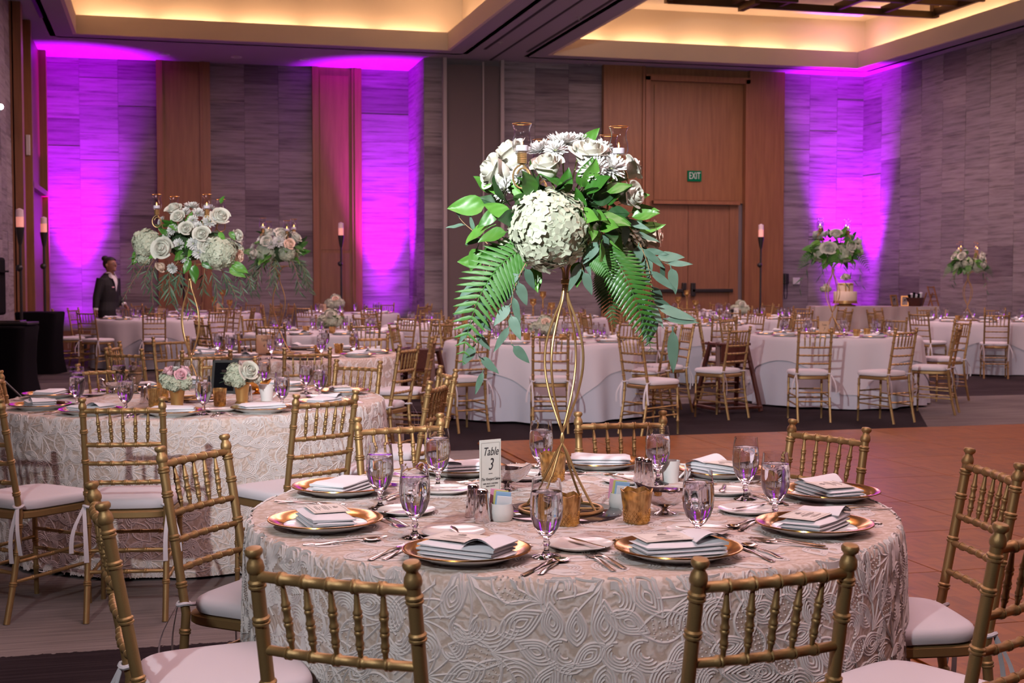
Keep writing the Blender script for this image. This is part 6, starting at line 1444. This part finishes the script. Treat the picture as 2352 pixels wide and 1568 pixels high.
# ---------------------------------------------------------------- black-draped stands at the left edge
def draped(X, Y, w, d, h, rz, label, cat='table', sp=1.0):
    e = empty('draped_stand', label, cat); at(e, X, Y, 0, rz); m = MB(); n = 48
    for (zz, k_) in ((h, .0), (h, .96), (h - .02, 1.0), (h * .75, .93), (h * .5, .90), (h * .25, .93), (.1, 1.0), (.005, 1.06 * sp)):
        for i in range(n):
            a = 2 * PI * i / n; c_, s_ = math.cos(a), math.sin(a); m.v.append((math.copysign(abs(c_) ** .35, c_) * w / 2 * max(k_, .001), math.copysign(abs(s_) ** .35, s_) * d / 2 * max(k_, .001), zz))
    for j in range(7):
        for i in range(n): m.f.append((j * n + i, (j + 1) * n + i, (j + 1) * n + (i + 1) % n, j * n + (i + 1) % n))
    m.mi = [0] * len(m.f); link('black_cover', m.mesh('black_cover', M['black']), e); return e
draped(*tx(92, 19.9), .62, .60, .92, 0, 'black stretch-covered stand by the left wall, rear one'); draped(*tx(14, 15.9), .62, .7, .86, 0, 'black stretch-covered stand cut by the left edge')
e = empty('mixer_tray', 'dark tray lying on the nearer black-covered stand', 'tray'); X, Y = tx(28, 15.9); at(e, X, Y, .868, 0); link('tray', MB().box(0, 0, .02, .5, .4, .03, bev=.008).mesh('tray', M['blackmetal'], False), e); link('control_panel', MB().box(0, -.05, .045, .3, .2, .02, bev=.006).mesh('control_panel', M['dkmirror'], False), e)
e = empty('speaker_tripod', 'black tripod speaker stand at the left edge, one leg reaching right', 'tripod'); X, Y = tx(-60, 14.2); at(e, X, Y, 0, 0)
link('pole', MB().tube([(0, 0, .35), (0, 0, 1.5)], .018, 8).mesh('pole', M['blackmetal']), e)
for a in (-.15, 2.0, -2.2): link('leg', MB().tube([(0, 0, .62), (.70 * math.cos(a), .70 * math.sin(a), .0)], .014, 6).mesh('leg', M['blackmetal']), e)
link('collar', MB().lathe([(.018, .58), (.035, .58), (.035, .66), (.018, .66)], 12).mesh('collar', M['blackmetal']), e)
e = empty('loudspeaker', 'dark loudspeaker on the tripod, just inside the left edge', 'speaker'); X, Y = tx(-52, 14.2); at(e, X, Y, 1.5, .1); link('cabinet', MB().box(0, 0, .0, .56, .4, .02).box(0, 0, -.0 + .0, .3, .3, .005).mesh('cabinet', M['black'], False), e)
bpy.data.objects.remove(e.children[0] if e.children else e) if False else None
link('body', MB().box(0, 0, -.16, .50, .4, .62, bev=.03).mesh('body', M['black'], False), e); link('grille', MB().box(0, -.205, -.16, .42, .01, .54, bev=.003).mesh('grille', M['blackmetal'], False), e)

# ---------------------------------------------------------------- the woman by the left wall
def woman():
    e = empty('person', 'person in black suit and white shirt, dark hair in a bun, by the magenta wall', 'person'); Y = 22.4; X = (250 - 1176) / F * Y; at(e, X, Y, 0, .0); e.scale = (1.08, 1.08, 1.0)
    # +x is camera right; she faces camera-right and a little toward the camera
    import mathutils
    body = MB(); fr = Vector((.90, -.436, 0)); sd = Vector((.436, .90, 0))
    def ringv(c, a, b, n=20):
        return [Vector(c) + fr * (a * math.cos(2 * PI * i / n)) + sd * (b * math.sin(2 * PI * i / n)) for i in range(n)]
    def loft(m, rings, n=20):
        vs = []
        for (c, a, b) in rings: vs += ringv(c, a, b, n)
        fs = [(j * n + i, j * n + (i + 1) % n, (j + 1) * n + (i + 1) % n, (j + 1) * n + i) for j in range(len(rings) - 1) for i in range(n)]; fs.append(tuple(range(n))[::-1]); fs.append(tuple(range((len(rings) - 1) * n, len(rings) * n))); m.add(vs, fs)
    off = lambda z, f=0.0: Vector((0, 0, z)) + fr * f
    # body (skin) as one continuous form: head, neck, torso, legs, arms
    loft(body, [(off(1.46, .03), .060, .058), (off(1.50, .035), .056, .054), (off(1.535, .045), .062, .056), (off(1.56, .052), .082, .062), (off(1.60, .050), .098, .074), (off(1.64, .045), .104, .080), (off(1.68, .040), .102, .080), (off(1.72, .032), .088, .070), (off(1.75, .025), .055, .045), (off(1.762, .022), .012, .012)])
    loft(body, [(off(.80), .10, .15), (off(.92), .125, .175), (off(1.05), .11, .145), (off(1.20), .125, .155), (off(1.32), .115, .165), (off(1.40, .01), .085, .15), (off(1.445, .02), .062, .075), (off(1.50, .03), .054, .052)])
    for s in (-1, 1):
        o_ = sd * (s * .085); loft(body, [(o_ + off(.86), .085, .085), (o_ + off(.6), .072, .070), (o_ + off(.46), .058, .056), (o_ + off(.34), .055, .052), (o_ + off(.12), .036, .034), (o_ + off(.05), .038, .036)], 14)
        loft(body, [(o_ + off(.055, .0), .05, .035), (o_ + off(.03, .05), .11, .042), (o_ + off(.004, .05), .115, .044)], 14)
    # arms: near (right) arm bent with the hand low in front, far arm behind
    def arm(sh, el, wr, m, k=1.0): m.tube([sh, sh.lerp(el, .5), el, el.lerp(wr, .5), wr], [.052 * k, .046 * k, .041 * k, .035 * k, .027 * k], 12)
    sR = off(1.405) - sd * .165; eR = off(1.10, -.03) - sd * .235; wR = off(.90, -.02) - sd * .27
    sL = off(1.405) + sd * .165; eL = off(1.10, -.02) + sd * .215; wL = off(.97, .17) + sd * .16
    for a_ in ((sR, eR, wR), (sL, eL, wL)): arm(*a_, body)
    def hand(w, d, s):
        d = d.normalized(); up = d.orthogonal().normalized(); sd2 = d.cross(up)
        body.tube([w - d * .01, w + d * .03, w + d * .075, w + d * .09], [.026, .033, .038, .030], 10, flat=.5)
        for i, (l1, o_) in enumerate(((.055, -.026), (.068, -.009), (.064, .009), (.050, .025))):
            b_ = w + d * .075 + sd2 * o_; c_ = b_ + d * l1 * .55 - up * .008; body.tube([b_, c_, c_ + d * l1 * .45 - up * .018], [.0095, .0088, .0065], 7)
        b_ = w + d * .025 + sd2 * (-.032 * s); body.tube([b_, b_ + d * .035 - sd2 * .018 * s, b_ + d * .065 - sd2 * .014 * s - up * .01], [.012, .0105, .0075], 7)
    hand(wR, Vector((0.05, -.1, -1)), 1); hand(wL, fr * .7 + Vector((0, 0, -.6)), -1)
    # nose, chin, ears, lips
    hc = off(1.645, .045)
    body.tube([hc + fr * .095 + Vector((0, 0, .03)), hc + fr * .118 + Vector((0, 0, -.012)), hc + fr * .100 + Vector((0, 0, -.022))], [.009, .014, .010], 8)
    body.ball(tuple(hc + fr * .085 + Vector((0, 0, -.085))), .026, 10, 6)
    for s in (-1, 1): body.ball(tuple(hc + sd * (s * .080) - fr * .005 + Vector((0, 0, -.01))), .022, 8, 6, 1.5)
    o = link('body', body.mesh('body', M['skin']), e); rm = o.modifiers.new('r', 'REMESH'); rm.mode = 'VOXEL'; rm.voxel_size = .0075; rm.use_smooth_shade = True
    sm = o.modifiers.new('s', 'SMOOTH'); sm.factor = .5; sm.iterations = 3
    # face
    for s in (-1, 1):
        ey = hc + fr * .094 + sd * (s * .033) + Vector((0, 0, .012)); link('eye', MB().ball(tuple(ey), .0095, 8, 6, .7).mesh('eye', M['white']), o); link('iris', MB().ball(tuple(ey + fr * .0045), .0062, 8, 6).mesh('iris', M['hair']), o)
        link('eyebrow', MB().tube([ey + Vector((0, 0, .022)) - sd * .016 * s, ey + fr * .006 + Vector((0, 0, .027)), ey + Vector((0, 0, .022)) + sd * .018 * s], .0035, 6).mesh('eyebrow', M['hair']), o)
    gl = MB()
    for s in (-1, 1):
        ey = hc + fr * .112 + sd * (s * .035) + Vector((0, 0, .010)); gl.tube([ey + sd * .026 * math.cos(a) + Vector((0, 0, .019 * math.sin(a))) for a in [2 * PI * i / 16 for i in range(17)]], .0018, 5); gl.tube([ey + sd * .026 * s, hc + sd * (s * .086) + Vector((0, 0, .012))], .0018, 5)
    link('spectacles', gl.mesh('spectacles', M['blackmetal']), e)
    link('mouth', MB().tube([hc + fr * .094 - sd * .022 + Vector((0, 0, -.047)), hc + fr * .103 + Vector((0, 0, -.045)), hc + fr * .094 + sd * .022 + Vector((0, 0, -.047))], [.003, .006, .003], 8).mesh('mouth', M['pink']), o)
    # hair pulled back into a bun
    hr = MB(); n = 24; rows = []
    for j in range(11):
        t = j / 10; el = PI / 2 - t * 2.35
        for i in range(n):
            a = 2 * PI * i / n; fcos = math.cos(a); lim = (.50 * max(0, fcos) ** .5 + .12) if fcos > 0 else -9
            elx = max(el, lim); k_ = 1.0 if elx > -.5 else 1.0 + (elx + .5) * .35
            rows.append(hc + Vector((0, 0, .020)) - fr * .012 + fr * (.118 * fcos * math.cos(elx) * k_) + sd * (.096 * math.sin(a) * math.cos(elx) * k_) + Vector((0, 0, .118 * math.sin(elx))))
    hr.add(rows, [(j * n + i, (j + 1) * n + i, (j + 1) * n + (i + 1) % n, j * n + (i + 1) % n) for j in range(10) for i in range(n)])
    link('hair', hr.mesh('hair', M['hair']), e); link('hair_bun', MB().ball(tuple(hc - fr * .105 + Vector((0, 0, .105))), .056, 16, 10, .9).mesh('hair_bun', M['hair']), e)
    # jacket, trousers, shirt
    jk = MB(); loft(jk, [(off(.74), .135, .190), (off(.88), .150, .205), (off(1.02), .130, .172), (off(1.18), .148, .178), (off(1.30), .140, .190), (off(1.40, .0), .115, .176), (off(1.452, -.005), .088, .125), (off(1.485, -.008), .070, .080), (off(1.505, -.012), .060, .064)])
    for sh, el, wr in ((sR, eR, wR), (sL, eL, wL)): jk.tube([sh + Vector((0, 0, .01)), sh.lerp(el, .5), el, el.lerp(wr, .5), wr.lerp(el, .06)], [.068, .064, .058, .052, .046], 14)
    j_ = link('jacket', jk.mesh('jacket', M['suit']), e); rm = j_.modifiers.new('r', 'REMESH'); rm.mode = 'VOXEL'; rm.voxel_size = .010; rm.use_smooth_shade = True; sm = j_.modifiers.new('s', 'SMOOTH'); sm.factor = .5; sm.iterations = 4
    tr = MB()
    for s in (-1, 1): o_ = sd * (s * .088); loft(tr, [(o_ + off(.92), .115, .10), (o_ + off(.7), .10, .095), (o_ + off(.45), .078, .075), (o_ + off(.2), .070, .066), (o_ + off(.06), .072, .066)], 16)
    link('trousers', tr.mesh('trousers', M['suit']), e)
    sh_ = MB(); V_ = [(1.475, .05), (1.40, .046), (1.33, .034), (1.26, .018), (1.20, .004)]
    sh_.grid(lambda u, v: tuple(off(1.47 - .27 * v, .095 + .062 * min(1, v * 2.2) ** .7) + sd * ((u - .5) * 2 * (.055 * (1 - v) + .002))), 6, 8)
    link('shirt', sh_.mesh('shirt', M['shirt']), e)
    cl = MB()
    for s in (-1, 1): cl.add([off(1.525, .035) + sd * s * .062, off(1.515, .085) + sd * s * .030, off(1.45, .125) + sd * s * .028, off(1.41, .135) + sd * s * .065, off(1.455, .06) + sd * s * .082, off(1.49, -.02) + sd * s * .066], [(0, 1, 2, 3, 4, 5)])
    cl.tube([off(1.508, .03) + fr * .066 * math.cos(a) + sd * .064 * math.sin(a) for a in [.7 + 4.9 * i / 20 for i in range(21)]], .014, 6, flat=1)
    link('collar', cl.mesh('collar', M['shirt'], False), e)
    for wr, el in ((wR, eR), (wL, eL)): link('cuff', MB().tube([wr.lerp(el, .10), wr.lerp(el, -.06)], [.044, .040], 14).mesh('cuff', M['shirt']), e)
    link('name_badge', MB().box(0, 0, 0, .05, .006, .02).mesh('name_badge', M['pink'], False), e, loc=tuple(off(1.27, .150) - sd * .06), rot=(0, 0, math.atan2(sd.y, sd.x)))
woman()
bpy.context.view_layer.update()
